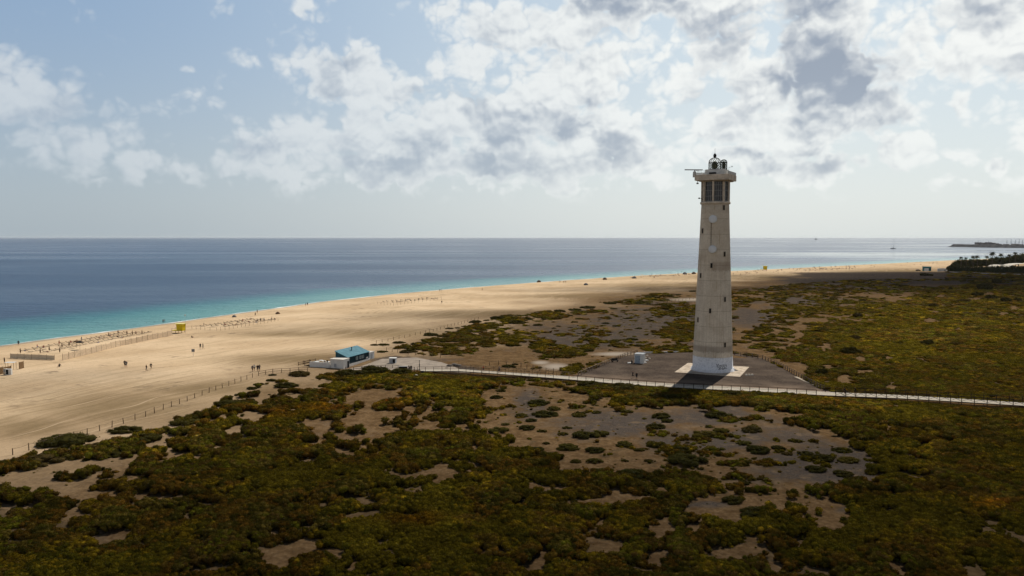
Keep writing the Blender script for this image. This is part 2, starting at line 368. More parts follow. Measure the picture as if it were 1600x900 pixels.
GAPS = [(22, 755, 30, 12), (95, 732, 30, 7), (130, 722, 22, 6), (118, 772, 20, 8), (35, 791, 16, 4), (115, 802, 16, 5), (168, 843, 26, 9), (222, 856, 18, 4), (247, 689, 22, 6), (262, 706, 22, 4), (186, 728, 12, 5), (370, 672, 16, 5), (320, 660, 12, 5),
        (333, 717, 10, 3), (225, 768, 10, 3), (375, 755, 9, 4), (408, 628, 9, 5), (430, 608, 20, 4), (480, 598, 22, 8), (460, 622, 12, 3), (395, 652, 20, 6), (485, 662, 26, 7), (495, 682, 12, 12), (565, 655, 22, 9), (590, 672, 14, 14), (545, 684, 22, 5),
        (600, 648, 26, 5), (640, 645, 24, 4), (585, 690, 12, 6), (575, 704, 10, 4), (535, 705, 12, 5), (585, 620, 30, 7), (560, 628, 18, 5), (515, 697, 8, 3), (700, 700, 8, 4), (735, 700, 10, 4), (695, 740, 12, 8), (745, 738, 9, 5), (752, 780, 10, 5), (730, 667, 14, 5), (775, 672, 16, 7),
        (450, 868, 24, 12), (435, 888, 16, 8), (520, 872, 20, 5), (485, 848, 14, 6), (432, 832, 9, 4), (552, 890, 8, 7), (765, 866, 22, 5), (625, 895, 14, 4), (832, 888, 12, 8), (848, 870, 9, 8), (905, 791, 10, 6), (825, 762, 14, 4), (865, 768, 18, 4), (810, 790, 8, 4),
        (850, 800, 10, 3), (930, 785, 24, 4), (955, 772, 12, 5), (985, 780, 18, 5), (945, 818, 8, 7), (1040, 820, 12, 8), (1035, 832, 14, 7), (1085, 826, 12, 6), (1100, 800, 18, 7), (1030, 875, 10, 9), (1100, 868, 10, 5), (1140, 877, 14, 4), (1305, 812, 14, 8), (1293, 828, 10, 4),
        (1370, 856, 12, 4), (1408, 890, 10, 9), (1218, 885, 8, 6), (1285, 678, 16, 5), (1392, 670, 16, 4), (1440, 672, 6, 3), (1240, 655, 14, 3), (1423, 712, 7, 4), (1330, 690, 8, 3), (1225, 668, 12, 4), (905, 602, 14, 4), (1150, 640, 16, 4), (1075, 648, 30, 8), (860, 655, 30, 8),
        (680, 626, 9, 3), (640, 625, 8, 3), (1180, 700, 30, 10)]
FLECK = [(1290, 542, 9, 4), (1345, 560, 10, 4), (1245, 575, 16, 7), (1255, 585, 10, 5), (1155, 545, 12, 4), (1195, 556, 14, 4), (1175, 548, 14, 3), (1300, 575, 16, 3), (1320, 592, 12, 4), (1355, 579, 8, 3), (1385, 560, 8, 4), (1250, 512, 14, 5), (1248, 524, 9, 5), (1215, 518, 12, 3), (1262, 500, 10, 3),
         (1392, 606, 12, 3), (1440, 563, 8, 3), (1455, 501, 12, 3), (1498, 515, 6, 2), (1420, 460, 12, 3), (1470, 462, 8, 3), (1400, 468, 14, 3), (1370, 463, 14, 3), (1585, 482, 10, 2), (1545, 458, 8, 2), (1525, 467, 12, 2), (1340, 582, 9, 3), (1372, 552, 5, 3), (1240, 470, 14, 4), (1190, 478, 16, 5), (1480, 443, 26, 3), (1440, 444, 26, 3), (1160, 490, 16, 6), (1165, 505, 20, 9), (1150, 525, 14, 6)]
PLAZA = [(876, 596), (905, 585), (945, 568), (975, 557), (1000, 553), (1080, 551.5), (1150, 554), (1190, 560), (1216, 572), (1245, 588), (1275, 604), (1302, 614), (1200, 609), (1100, 604), (1000, 598), (900, 592)]
HUTYARD = [(530, 578), (560, 572), (598, 561), (650, 559), (690, 566), (735, 583), (660, 578)]
def ground_maps(x, y):
    """cover of scrub (0..1 chance), dark gravel share, wet share"""
    u, v = proj(x, y, 0.0); d = shore_dist(x, y)
    behind = (y < 60) | (u < -500) | (u > 2100)
    n1 = fbm(x / 9., y / 9., 41, 4, .55); n2 = fbm(x / 30., y / 30., 43, 3)
    un = (u + (fbm(x / 5., y / 5., 51, 3) - .5) * 26); vn = (v + (fbm(x / 5., y / 5., 53, 3) - .5) * 14 * np.clip((v - 371) / 300., .15, 1.3))
    wv = walk_v(u); fg = (v > wv + 1.5)
    cov = np.zeros(np.shape(x))
    # foreground, dense
    dense = fg & (vn > edge_v(un)); busy = blobs(u, v, [(560, 670, 210, 50), (420, 640, 120, 40), (330, 700, 120, 40), (750, 680, 90, 60), (700, 760, 60, 40), (480, 870, 120, 40), (960, 800, 150, 50), (1100, 860, 140, 50), (850, 780, 80, 40), (120, 740, 140, 50)])
    cov = np.where(dense, .945 - .20 * busy - .34 * sstep(42, 4, v - edge_v(u)) * (u < 500), cov)
    bar = 0.0
    for q, (su, sv) in enumerate(((20, 10), (60, 30), (110, 50), (160, 66))):
        a_ = (fbm(x / 4., y / 4., 251 + 7 * q, 4, .6) - .5); b_ = (fbm(x / 4., y / 4., 253 + 7 * q, 4, .6) - .5); uu, ww = u + a_ * su * 1.6, v + b_ * sv * np.clip((v - 371) / 300., .3, 1.3) * 1.6
        bar = bar + .25 * (in_poly(uu, ww, BARE) | in_poly(uu, ww, BARE2))
    bar = sstep(.06, .52, bar); cov = np.where(fg, cov * (1 - bar) + bar * .075, cov)
    ug = u + (fbm(x / 2.4, y / 2.4, 151, 4, .6) - .5) * 60; vg = v + (fbm(x / 2.4, y / 2.4, 153, 4, .6) - .5) * 26 * np.clip((v - 371) / 300., .3, 1.3)
    gp = blobs(ug, vg, [(a, b, c * 1.5, e * 1.7) for a, b, c, e in GAPS]); cov = np.where(fg & dense, cov * (1 - sstep(.20, .50, gp)), cov)
    # behind the walk, left of the tower
    back = ~fg
    clus = blobs(u, v, [(740, 525, 110, 26), (700, 545, 70, 12), (640, 540, 36, 5), (700, 503, 14, 6), (800, 500, 30, 9), (720, 512, 50, 14), (860, 492, 34, 9), (920, 488, 36, 6), (905, 575, 44, 8), (880, 550, 40, 14), (930, 540, 50, 12), (1040, 548, 50, 9), (980, 472, 50, 5), (1030, 465, 36, 8), (1060, 485, 60, 14), (1070, 520, 50, 24), (850, 540, 26, 12)])
    sb = .015 + .54 * sstep(.30, .80, clus)
    lim = np.interp(u, [500, 600, 700, 780, 850, 900, 960, 1010, 1080, 1150, 1200, 1300, 1400, 1480, 1700], [590, 548, 522, 492, 484, 482, 474, 460, 455, 452, 447, 439, 436, 434, 434])
    left = back & (u < 1115) & (v > lim - 1); cov = np.where(left, sb, cov)
    left2 = back & (u >= 820) & (u < 1115) & (v > lim + 3); cov = np.where(left2, np.maximum(sb, .10), cov)
    rt = back & (u >= 1115) & (v > lim)
    cr = np.interp(v, [434, 446, 470, 500, 540, 620], [.26, .34, .32, .46, .66, .88]) * 1.0
    cr = cr + .42 * sstep(1200, 1360, u - (560 - v) * 1.1) * sstep(440, 462, v); cov = np.where(rt, np.clip(cr, 0, .97), cov)
    fl = blobs(u + (ug - u) * .6, v + (vg - v) * .6, [(a, b, c * 1.4, e * 1.6) for a, b, c, e in FLECK]); cov = np.where(rt, cov * (1 - sstep(.35, .5, fl)), cov)
    path = in_poly(u, vn, [(1146, 541), (1190, 552), (1225, 566), (1262, 578), (1240, 590), (1226, 578), (1200, 562), (1146, 548)]); cov = np.where(path, .0, cov)
    salt = blobs(u, v, [(868, 573, 30, 7), (845, 567, 18, 4), (1080, 468, 46, 3), (960, 553, 44, 4)]); cov = np.where((salt > .5) & back, 0, cov)
    pl = in_poly(u, v, PLAZA) | in_poly(u, v, HUTYARD); cov = np.where(pl, 0, cov)
    lane = in_poly(u, v, [(690, 563), (760, 570), (890, 590), (890, 597), (740, 590), (690, 580), (655, 584)]); cov = np.where(lane, 0, cov)
    farr = back & (v < 436) & (u > 1100); cov = np.where(farr, np.where((u > 1480) & (v > 424), .3, 0), cov)
    cov = np.where((np.abs(v - wv) < 4.2) & (u > 640), 0, cov); cov = np.where((v > wv - 8) & (v < wv) & (u > 885) & (u < 1290), 0, cov)
    cov = np.where(behind & (d > 70), .9, cov)
    cov = np.where(d < 45, 0, cov)
    # gravel
    gr = blobs(u, v, [(1130, 690, 140, 26), (1280, 720, 150, 34), (1330, 745, 70, 20), (960, 660, 90, 24), (1100, 650, 120, 20), (930, 525, 110, 26), (1000, 510, 100, 30), (1060, 500, 100, 40), (860, 530, 50, 14), (1180, 495, 60, 18), (1330, 448, 160, 9), (1440, 438, 120, 7), (1250, 470, 90, 10),
                      (1110, 789, 60, 7), (1320, 797, 26, 6), (870, 772, 30, 6), (830, 625, 34, 26), (640, 565, 60, 9), (720, 574, 30, 6)])
    gr = np.clip(gr * 1.0 - .10 + (n1 - .5) * 1.2, 0, 1)
    gr = np.maximum(gr, sstep(422, 428, v) * sstep(449, 440, v) * sstep(1180, 1300, u + (n2 - .5) * 120) * (u < 2200) * np.where(fg, 0, 1))
    gr = np.where(behind, 0, gr)
    return u, v, d, cov, gr, salt, n1, n2
def _sn(x, y):
    w = (fbm(x / 1.6, y / 1.6, 63, 3, .6) - .5) * 2.2
    return .42 * fbm(x / 4.2, y / 4.2, 61, 4, .58) + .26 * fbm(x / 15., y / 15., 67, 3) + .20 * worley(x + w, y - w, 5.2, 101)[0] + .14 * worley(x - w, y + w, 2.6, 211)[0]
_ref = np.sort(_sn(np.random.default_rng(5).uniform(-400, 400, 40000), np.random.default_rng(6).uniform(80, 900, 40000)))
def scrub_mask(x, y, cov):
    q = np.interp(_sn(x, y), _ref, np.linspace(0, 1, len(_ref)))                # uniform 0..1
    return (cov > .02) & (q < cov), cov - q
# ------------------------------------------------------------------ the ground sheet
def build_ground():
    fine = np.radians(np.linspace(-40, 40, 980)); lo = np.radians(np.linspace(-180, -41.5, 60)); hi = np.radians(np.linspace(41.5, 178, 60))
    ang = np.concatenate([lo, fine, hi])
    vv = np.concatenate([np.linspace(545, 90, 470), np.linspace(89, 26, 170), np.geomspace(25.6, 3.2, 90)])
    rr = np.concatenate([[2, 8, 20, 35, 50, 65, 76], CAMZ * F / vv])
    A, RR = np.meshgrid(ang, rr); x = (np.sin(A) * RR); y = (np.cos(A) * RR); nr, na = x.shape
    xf, yf = x.ravel(), y.ravel(); z = H(xf, yf)
    u, v, d, cov, gr, salt, n1, n2 = ground_maps(xf, yf)
    m, marg = scrub_mask(xf, yf, cov)
    i = np.arange(nr - 1)[:, None] * na; j = np.arange(na)[None, :]; jn = (j + 1) % na
    f = np.stack([i + j, i + na + j, i + na + jn, i + jn], -1).reshape(-1, 4)[:, ::-1]
    me = mesh_np('ground', np.stack([xf, yf, z], 1), faces4=f)
    me.polygons.foreach_set('use_smooth', np.ones(len(me.polygons), bool))
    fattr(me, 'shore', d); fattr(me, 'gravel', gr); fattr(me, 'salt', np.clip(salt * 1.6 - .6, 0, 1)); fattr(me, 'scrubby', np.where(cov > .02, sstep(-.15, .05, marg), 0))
    # old dune sand inland is redder than the washed beach; darker streaked bands lie along the beach
    inland = np.maximum(sstep(105, 185, d + 50 * (n2 - .5)), sstep(-14, 14, v - edge_v(u)) * (u < 560) * .8) * np.where(v > 430, 1, .4); fattr(me, 'inland', inland)
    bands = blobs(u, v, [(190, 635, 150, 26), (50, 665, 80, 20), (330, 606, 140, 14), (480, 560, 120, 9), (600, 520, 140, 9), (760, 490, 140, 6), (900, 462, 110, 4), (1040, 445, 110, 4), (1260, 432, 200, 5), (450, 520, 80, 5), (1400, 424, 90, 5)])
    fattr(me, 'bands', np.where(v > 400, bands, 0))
    fattr(me, 'dirt', fbm(xf / 4., yf / 4., 71, 5))
    def f_(t, b, o):
        p = t.pos(); sh = t.attr('shore'); g = t.attr('gravel'); sc_ = t.attr('scrubby'); inl = t.attr('inland'); bd = t.attr('bands'); sl = t.attr('salt')
        # coordinates along the beach, for wind and wheel streaks
        x_, y_, z_ = t.sep(p); a = math.atan2(136, 256)
        across = t.math('SUBTRACT', t.math('MULTIPLY', x_, math.cos(a)), t.math('MULTIPLY', y_, math.sin(a))); along = t.math('ADD', t.math('MULTIPLY', x_, math.sin(a)), t.math('MULTIPLY', y_, math.cos(a)))
        wav = t.math('ADD', across, t.math('MULTIPLY', t.noise(p, .012, 3., .5), 46.))
        sv = t.comb(t.math('MULTIPLY', wav, .42), t.math('MULTIPLY', along, .012), 0.)
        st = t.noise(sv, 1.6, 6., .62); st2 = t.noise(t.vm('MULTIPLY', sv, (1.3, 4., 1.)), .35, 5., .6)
        big = t.noise(p, .03, 5., .55); mid = t.noise(p, .35, 6., .62); fine = t.noise(p, 4.5, 5., .7)
        sand = t.mix(t.mr(big, .32, .68), (.49, .355, .220), (.63, .475, .31))
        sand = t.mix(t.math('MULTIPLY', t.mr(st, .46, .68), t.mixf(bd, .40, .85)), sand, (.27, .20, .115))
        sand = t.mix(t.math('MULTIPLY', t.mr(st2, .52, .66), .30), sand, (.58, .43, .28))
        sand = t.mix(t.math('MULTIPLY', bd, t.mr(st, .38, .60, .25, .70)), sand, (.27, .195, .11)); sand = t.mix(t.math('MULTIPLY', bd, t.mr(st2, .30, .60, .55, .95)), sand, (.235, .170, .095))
        tr = t.math('ABSOLUTE', t.math('SUBTRACT', t.math('FRACT', t.math('MULTIPLY', t.math('ADD', across, t.math('MULTIPLY', t.noise(p, .02, 2., .5), 30.)), .085)), .5))
        trk = t.math('MULTIPLY', t.mr(tr, .028, .008), t.mr(t.noise(p, .018, 2., .5), .50, .60)); trk = t.math('MULTIPLY', trk, t.mr(sh, 90., 60.)) if False else t.math('MULTIPLY', trk, t.mr(sh, 55., 75.))
        sand = t.mix(t.math('MULTIPLY', trk, .55), sand, (.68, .52, .35))
        old = t.mix(t.mr(t.math('ADD', t.math('MULTIPLY', mid, .5), t.math('MULTIPLY', t.noise(p, 1.3, 5., .65), .5)), .40, .60), (.084, .050, .023), (.150, .094, .046))
        sand = t.mix(t.math('MULTIPLY', inl, 1.), sand, old)
        ft = t.new('ShaderNodeTexVoronoi', feature='F1', voronoi_dimensions='2D'); t.put(ft.inputs['Vector'], p); ft.inputs['Scale'].default_value = 1.1; foot = t.math('MULTIPLY', t.mr(ft.outputs['Distance'], .30, .12), t.mr(mid, .42, .60)); sand = t.mix(t.math('MULTIPLY', foot, .30), sand, (.25, .175, .105))
        sand = t.mix(t.math('MULTIPLY', t.mr(fine, .50, .70), .34), sand, t.vm('MULTIPLY', sand, (.55, .54, .52)))
        gv = t.mix(t.mr(fine, .35, .66), (.038, .031, .027), (.092, .073, .058)); gv = t.mix(t.mr(mid, .52, .68), gv, (.125, .088, .056))
        gm = t.mr(t.math('ADD', g, t.math('MULTIPLY', t.math('SUBTRACT', mid, .5), 1.6)), .10, .75)
        c = t.mix(gm, sand, gv)
        peb = t.mr(t.noise(p, 7., 2., .6), .60, .68); c = t.mix(t.math('MULTIPLY', peb, t.math('MULTIPLY', inl, .5)), c, (.075, .060, .052))
        c = t.mix(sl, c, (.30, .255, .205))
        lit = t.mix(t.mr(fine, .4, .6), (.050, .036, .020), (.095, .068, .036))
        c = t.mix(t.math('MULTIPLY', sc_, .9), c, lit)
        wet = t.mr(t.math('ADD', sh, t.math('MULTIPLY', t.noise(p, .06, 3., .5), 7.)), 12., 5.); c = t.mix(t.math('MULTIPLY', wet, .75), c, (.25, .175, .105))
        t.put(b.inputs['Base Color'], c); t.put(b.inputs['Roughness'], t.mixf(wet, 1., .5)); t.put(b.inputs['Specular IOR Level'], t.mixf(wet, 0., .25))
        bump(t, b, t.math('ADD', t.math('ADD', t.math('MULTIPLY', mid, 1.), t.math('MULTIPLY', fine, .12)), t.math('MULTIPLY', st, .8)), .8, .35)
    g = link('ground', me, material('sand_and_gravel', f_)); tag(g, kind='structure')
    # the plaza and the hut yard: thin worn paving sheets on the levelled ground
    def paved(name, poly, mat, lift):
        co = [at_z(pu, pv, 0.0) for pu, pv in poly]; n = len(co); bm = bmesh.new()
        # densify and follow the ground
        pts = []
        for k in range(n):
            a0, b0 = co[k], co[(k + 1) % n]
            for s_ in range(6): pts.append((a0[0] + (b0[0] - a0[0]) * s_ / 6, a0[1] + (b0[1] - a0[1]) * s_ / 6))
        xs = np.array(pts); zz = H(xs[:, 0], xs[:, 1]) + lift
        v_ = [bm.verts.new((x0, y0, z0)) for (x0, y0), z0 in zip(pts, zz)]; f0 = bm.faces.new(v_)
        e = bmesh.ops.extrude_face_region(bm, geom=[f0]); bmesh.ops.translate(bm, vec=(0, 0, -.8), verts=[q for q in e['geom'] if isinstance(q, bmesh.types.BMVert)])
        bmesh.ops.recalc_face_normals(bm, faces=bm.faces); bmesh.ops.triangulate(bm, faces=bm.faces)
        me = bpy.data.meshes.new(name); bm.to_mesh(me); bm.free(); o = link(name, me, mat); tag(o, kind='structure'); return o
    def pv(t, b, o):
        p = t.pos(); n = t.noise(p, .16, 6., .62); n2 = t.noise(p, 2.2, 6., .7); w = t.noise(p, .05, 3., .5)
        c = t.mix(t.mr(n, .36, .66), (.048, .037, .030), (.088, .068, .053)); c = t.mix(t.math('MULTIPLY', t.mr(n2, .48, .66), 0.5), c, (.145, .11, .085))
        x_, y_, z_ = t.sep(p); edge = t.mr(t.math('SUBTRACT', t.math('ADD', y_, t.math('MULTIPLY', x_, .32)), t.math('MULTIPLY', n, 10.)), 214., 200.)
        c = t.mix(t.math('MULTIPLY', edge, t.mixf(t.mr(w, .4, .6), .35, .7)), c, (.24, .175, .125))
        t.put(b.inputs['Base Color'], c); b.inputs['Roughness'].default_value = 1.; b.inputs['Specular IOR Level'].default_value = 0.; bump(t, b, n2, .5, .05)
    mp = material('worn_paving', pv)
    paved('plaza_pavement', PLAZA, mp, .10); paved('yard_pavement', HUTYARD, plain('pale_concrete_yard', (.30, .25, .20), .9, .3, .4), .16)
build_ground()
# ------------------------------------------------------------------ the sea
def build_sea():
    ang = np.radians(np.concatenate([np.linspace(-179, -42, 40), np.linspace(-41, 41, 620), np.linspace(42, 179, 40)]))
    vv = np.concatenate([np.linspace(240, 20, 440), np.geomspace(19.8, .55, 120)]); rr = np.concatenate([[5, 60, 120, 180], (CAMZ - SEA) * F / vv])
    A, RR = np.meshgrid(ang, rr); x = np.sin(A) * RR; y = np.cos(A) * RR; nr, na = x.shape; xf, yf = x.ravel(), y.ravel()
    i = np.arange(nr - 1)[:, None] * na; j = np.arange(na - 1)[None, :]
    f = np.stack([i + j, i + na + j, i + na + j + 1, i + j + 1], -1).reshape(-1, 4)[:, ::-1]
    d = shore_dist(xf, yf)
    keep = (d < 130)[f].any(1); f = f[keep]
    me = mesh_np('sea', np.stack([xf, yf, np.full(xf.shape, SEA)], 1), faces4=f)
    me.polygons.foreach_set('use_smooth', np.ones(len(me.polygons), bool)); fattr(me, 'shore', d)
    def f_(t, b, o):
        p = t.pos(); sh = t.math('MULTIPLY', t.attr('shore'), -1.); x_, y_, z_ = t.sep(p)
        wob = t.math('MULTIPLY', t.math('SUBTRACT', t.noise(p, .012, 4., .55), .5), 60.); s2 = t.math('ADD', sh, wob)
        dist = t.vm('LENGTH', p)
        shl = t.mr(s2, 6., 64., 0., 1.); c = t.mix(shl, (.10, .27, .26), (.020, .150, .175)); c = t.mix(t.mr(s2, 42., 105.), c, (.018, .050, .105))
        c = t.mix(t.mr(sh, 300., 2500.), c, (.028, .058, .115))
        band = t.noise(t.comb(t.math('MULTIPLY', x_, .0016), t.math('MULTIPLY', y_, .0055), 0.), 1., 5., .6); c = t.mix(t.math('MULTIPLY', t.mr(band, .35, .68), .35), c, (.035, .085, .150))
        wn = t.noise(p, .10, 2., .5)
        # foam: a broken swash line and a few breakers
        swash = t.math('MULTIPLY', t.mr(t.math('ADD', sh, t.math('MULTIPLY', t.noise(p, .05, 4., .6), 5.)), 5.2, 2.8), t.mr(t.noise(p, .022, 3., .6), .36, .58, .25, 1.))
        brk = t.math('MULTIPLY', t.mr(t.math('ABSOLUTE', t.math('SUBTRACT', t.math('ADD', sh, t.math('MULTIPLY', t.noise(p, .03, 3., .5), 6.)), 8.)), 1.2, .2), t.mr(t.noise(p, .016, 3., .6), .58, .64))
        brk2 = t.math('MULTIPLY', t.mr(t.math('ABSOLUTE', t.math('SUBTRACT', t.math('ADD', sh, t.math('MULTIPLY', t.noise(p, .02, 3., .5), 14.)), 24.)), .9, .2), t.mr(t.noise(p, .012, 3., .6), .56, .62, 0., .45)); foam = t.math('MAXIMUM', t.math('MAXIMUM', swash, brk), brk2, clamp=True); c = t.mix(foam, c, (.74, .74, .70))
        t.put(b.inputs['Base Color'], c); b.inputs['IOR'].default_value = 1.333; b.inputs['Specular IOR Level'].default_value = .5
        rb = t.noise(t.comb(t.math('MULTIPLY', x_, .0009), t.math('MULTIPLY', y_, .0042), 3.), 1., 4., .6)
        rough = t.mixf(t.mr(rb, .35, .65), .26, .36); stk = t.noise(t.comb(t.math('MULTIPLY', x_, .0006), t.math('MULTIPLY', y_, .0035), 7.), 1., 5., .65); slick = t.math('MULTIPLY', t.math('MULTIPLY', t.mr(stk, .53, .58), t.mr(dist, 900., 2200.)), t.mr(t.math('DIVIDE', x_, y_), .12, .42)); rough = t.mixf(slick, rough, .05); t.put(b.inputs['Roughness'], t.math('MAXIMUM', t.mixf(foam, rough, .9), 0.))
        hgt = t.math('ADD', t.math('MULTIPLY', t.noise(t.vm('MULTIPLY', p, (1., 1.6, 1.)), .10, 5., .62), 3.), t.math('MULTIPLY', t.noise(p, .7, 4., .6), .55))
        fade = t.math('MULTIPLY', t.mr(dist, 250., 2600., .85, .22), t.math('SUBTRACT', 1., t.math('MULTIPLY', slick, .93)))
        n = t.new('ShaderNodeBump'); t.put(n.inputs['Strength'], fade); n.inputs['Distance'].default_value = .8; t.put(n.inputs['Height'], hgt); t.l.new(n.outputs[0], b.inputs['Normal'])
    o = link('sea', me, material('sea_water', f_)); tag(o, kind='structure')
build_sea()
# ------------------------------------------------------------------ scrub
def ico(sub):
    bm = bmesh.new(); bmesh.ops.create_icosphere(bm, subdivisions=sub, radius=1.0)
    co = np.array([v.co[:] for v in bm.verts]); f = np.array([[v.index for v in q.verts] for q in bm.faces]); bm.free(); return co, f
ICO2, ICO2F = ico(2); ICO1, ICO1F = ico(1); ICO3, ICO3F = ico(3)
def clump_arrays(r, nleaf, leaf=.11, flat=.55, skirt=.8, core=None):
    """a low cushion: a lumpy woody core under many small leaf faces"""
    co, fa = core or (ICO2, ICO2F)
    c = co.copy(); n = r.normal(size=3)
    k = 1 + .22 * np.sin(c[:, 0] * 5 + r.uniform(0, 6)) * np.sin(c[:, 1] * 5 + r.uniform(0, 6)) + .13 * r.normal(size=len(c))
    c = c * k[:, None] * .86; c[:, 2] = np.where(c[:, 2] > 0, c[:, 2] * flat, c[:, 2] * skirt)
    V = [c]; T = [fa]; off = len(c)
    th = r.uniform(0, 2 * math.pi, nleaf); ph = np.arccos(r.uniform(-.15, 1, nleaf)); d = np.stack([np.sin(ph) * np.cos(th), np.sin(ph) * np.sin(th), np.cos(ph)], 1)
    lump = 1 + .26 * np.sin(d[:, 0] * 6 + n[0] * 9) * np.cos(d[:, 1] * 6 + n[1] * 9)
    pos = d * (lump * r.uniform(.84, 1.08, nleaf))[:, None]; pos[:, 2] *= flat
    t1 = r.normal(size=(nleaf, 3)); nn = d + r.normal(size=(nleaf, 3)) * .7; nn /= np.linalg.norm(nn, axis=1)[:, None]
    t1 -= nn * (t1 * nn).sum(1)[:, None]; t1 /= np.linalg.norm(t1, axis=1)[:, None]; t2 = np.cross(nn, t1)
    s = (leaf * r.uniform(.6, 1.5, nleaf))[:, None]; q = np.stack([pos - t1 * s, pos + t2 * s * .55, pos + t1 * s + nn * s * .3, pos - t2 * s * .55], 1).reshape(-1, 3)
    i = off + np.arange(nleaf)[:, None] * 4; T += [np.concatenate([i, i + 1, i + 2], 1), np.concatenate([i, i + 2, i + 3], 1)]; V.append(q)
    return np.concatenate(V), np.concatenate(T)
def foliage_mat(name, tint=None, inst=False):
    def f(t, b, o):
        p = t.pos()
        if inst: base = t.attr('tint', 'INSTANCER', 'Color')
        else: base = None
        n = t.noise(p, 1.1, 3., .6); n2 = t.noise(p, 9., 2., .5); rnd = t.new('ShaderNodeObjectInfo').outputs['Random']
        if base is None:
            base = t.mix(rnd, tint, tuple(k * q for k, q in zip(tint, (.72, .85, .9))))
        c = t.mix(t.mr(n, .35, .65), base, t.vm('MULTIPLY', base, (.62, .66, .60))) if inst else t.mix(t.mr(n, .35, .65), base, t.mix(.5, base, (.03, .028, .012)))
        c = t.mix(t.math('MULTIPLY', t.mr(n2, .55, .70), .35), c, t.mix(.5, base, (.17, .14, .04)))
        t.put(b.inputs['Base Color'], c); b.inputs['Roughness'].default_value = .9; b.inputs['Specular IOR Level'].default_value = 0.
        tr = t.new('ShaderNodeBsdfTranslucent'); t.put(tr.inputs[0], t.mix(.5, c, (.24, .17, .03))); ms = t.new('ShaderNodeMixShader'); ms.inputs[0].default_value = .16
        t.l.new(b.outputs[0], ms.inputs[1]); t.l.new(tr.outputs[0], ms.inputs[2]); t.l.new(ms.outputs[0], o.inputs[0])
    return material(name, f)
def mound(x, y):
    """height of the scrub mat above ground: overlapping cushions of several sizes"""
    w = (fbm(x / 2.2, y / 2.2, 91, 2) - .5) * 1.6
    w0 = (fbm(x / 1.6, y / 1.6, 63, 3, .6) - .5) * 2.2; d1, v1 = worley(x + w0, y - w0, 5.2, 101); d2, v2 = worley(x - w, y + w, 2.1, 111)
    h = np.sqrt(np.clip(1 - (d1 / .78) ** 2, 0, 1)) * (.15 + 1.0 * v1) + np.sqrt(np.clip(1 - (d2 / .75) ** 2, 0, 1)) * (.20 + .75 * v2)
    return h * (.65 + .6 * fbm(x / 18., y / 18., 121, 2)), v1, v2
PAL = np.array([[.088, .086, .016], [.052, .058, .013], [.135, .115, .018], [.072, .058, .022], [.088, .058, .020], [.030, .034, .012], [.075, .070, .030], [.066, .080, .016], [.060, .046, .026]])
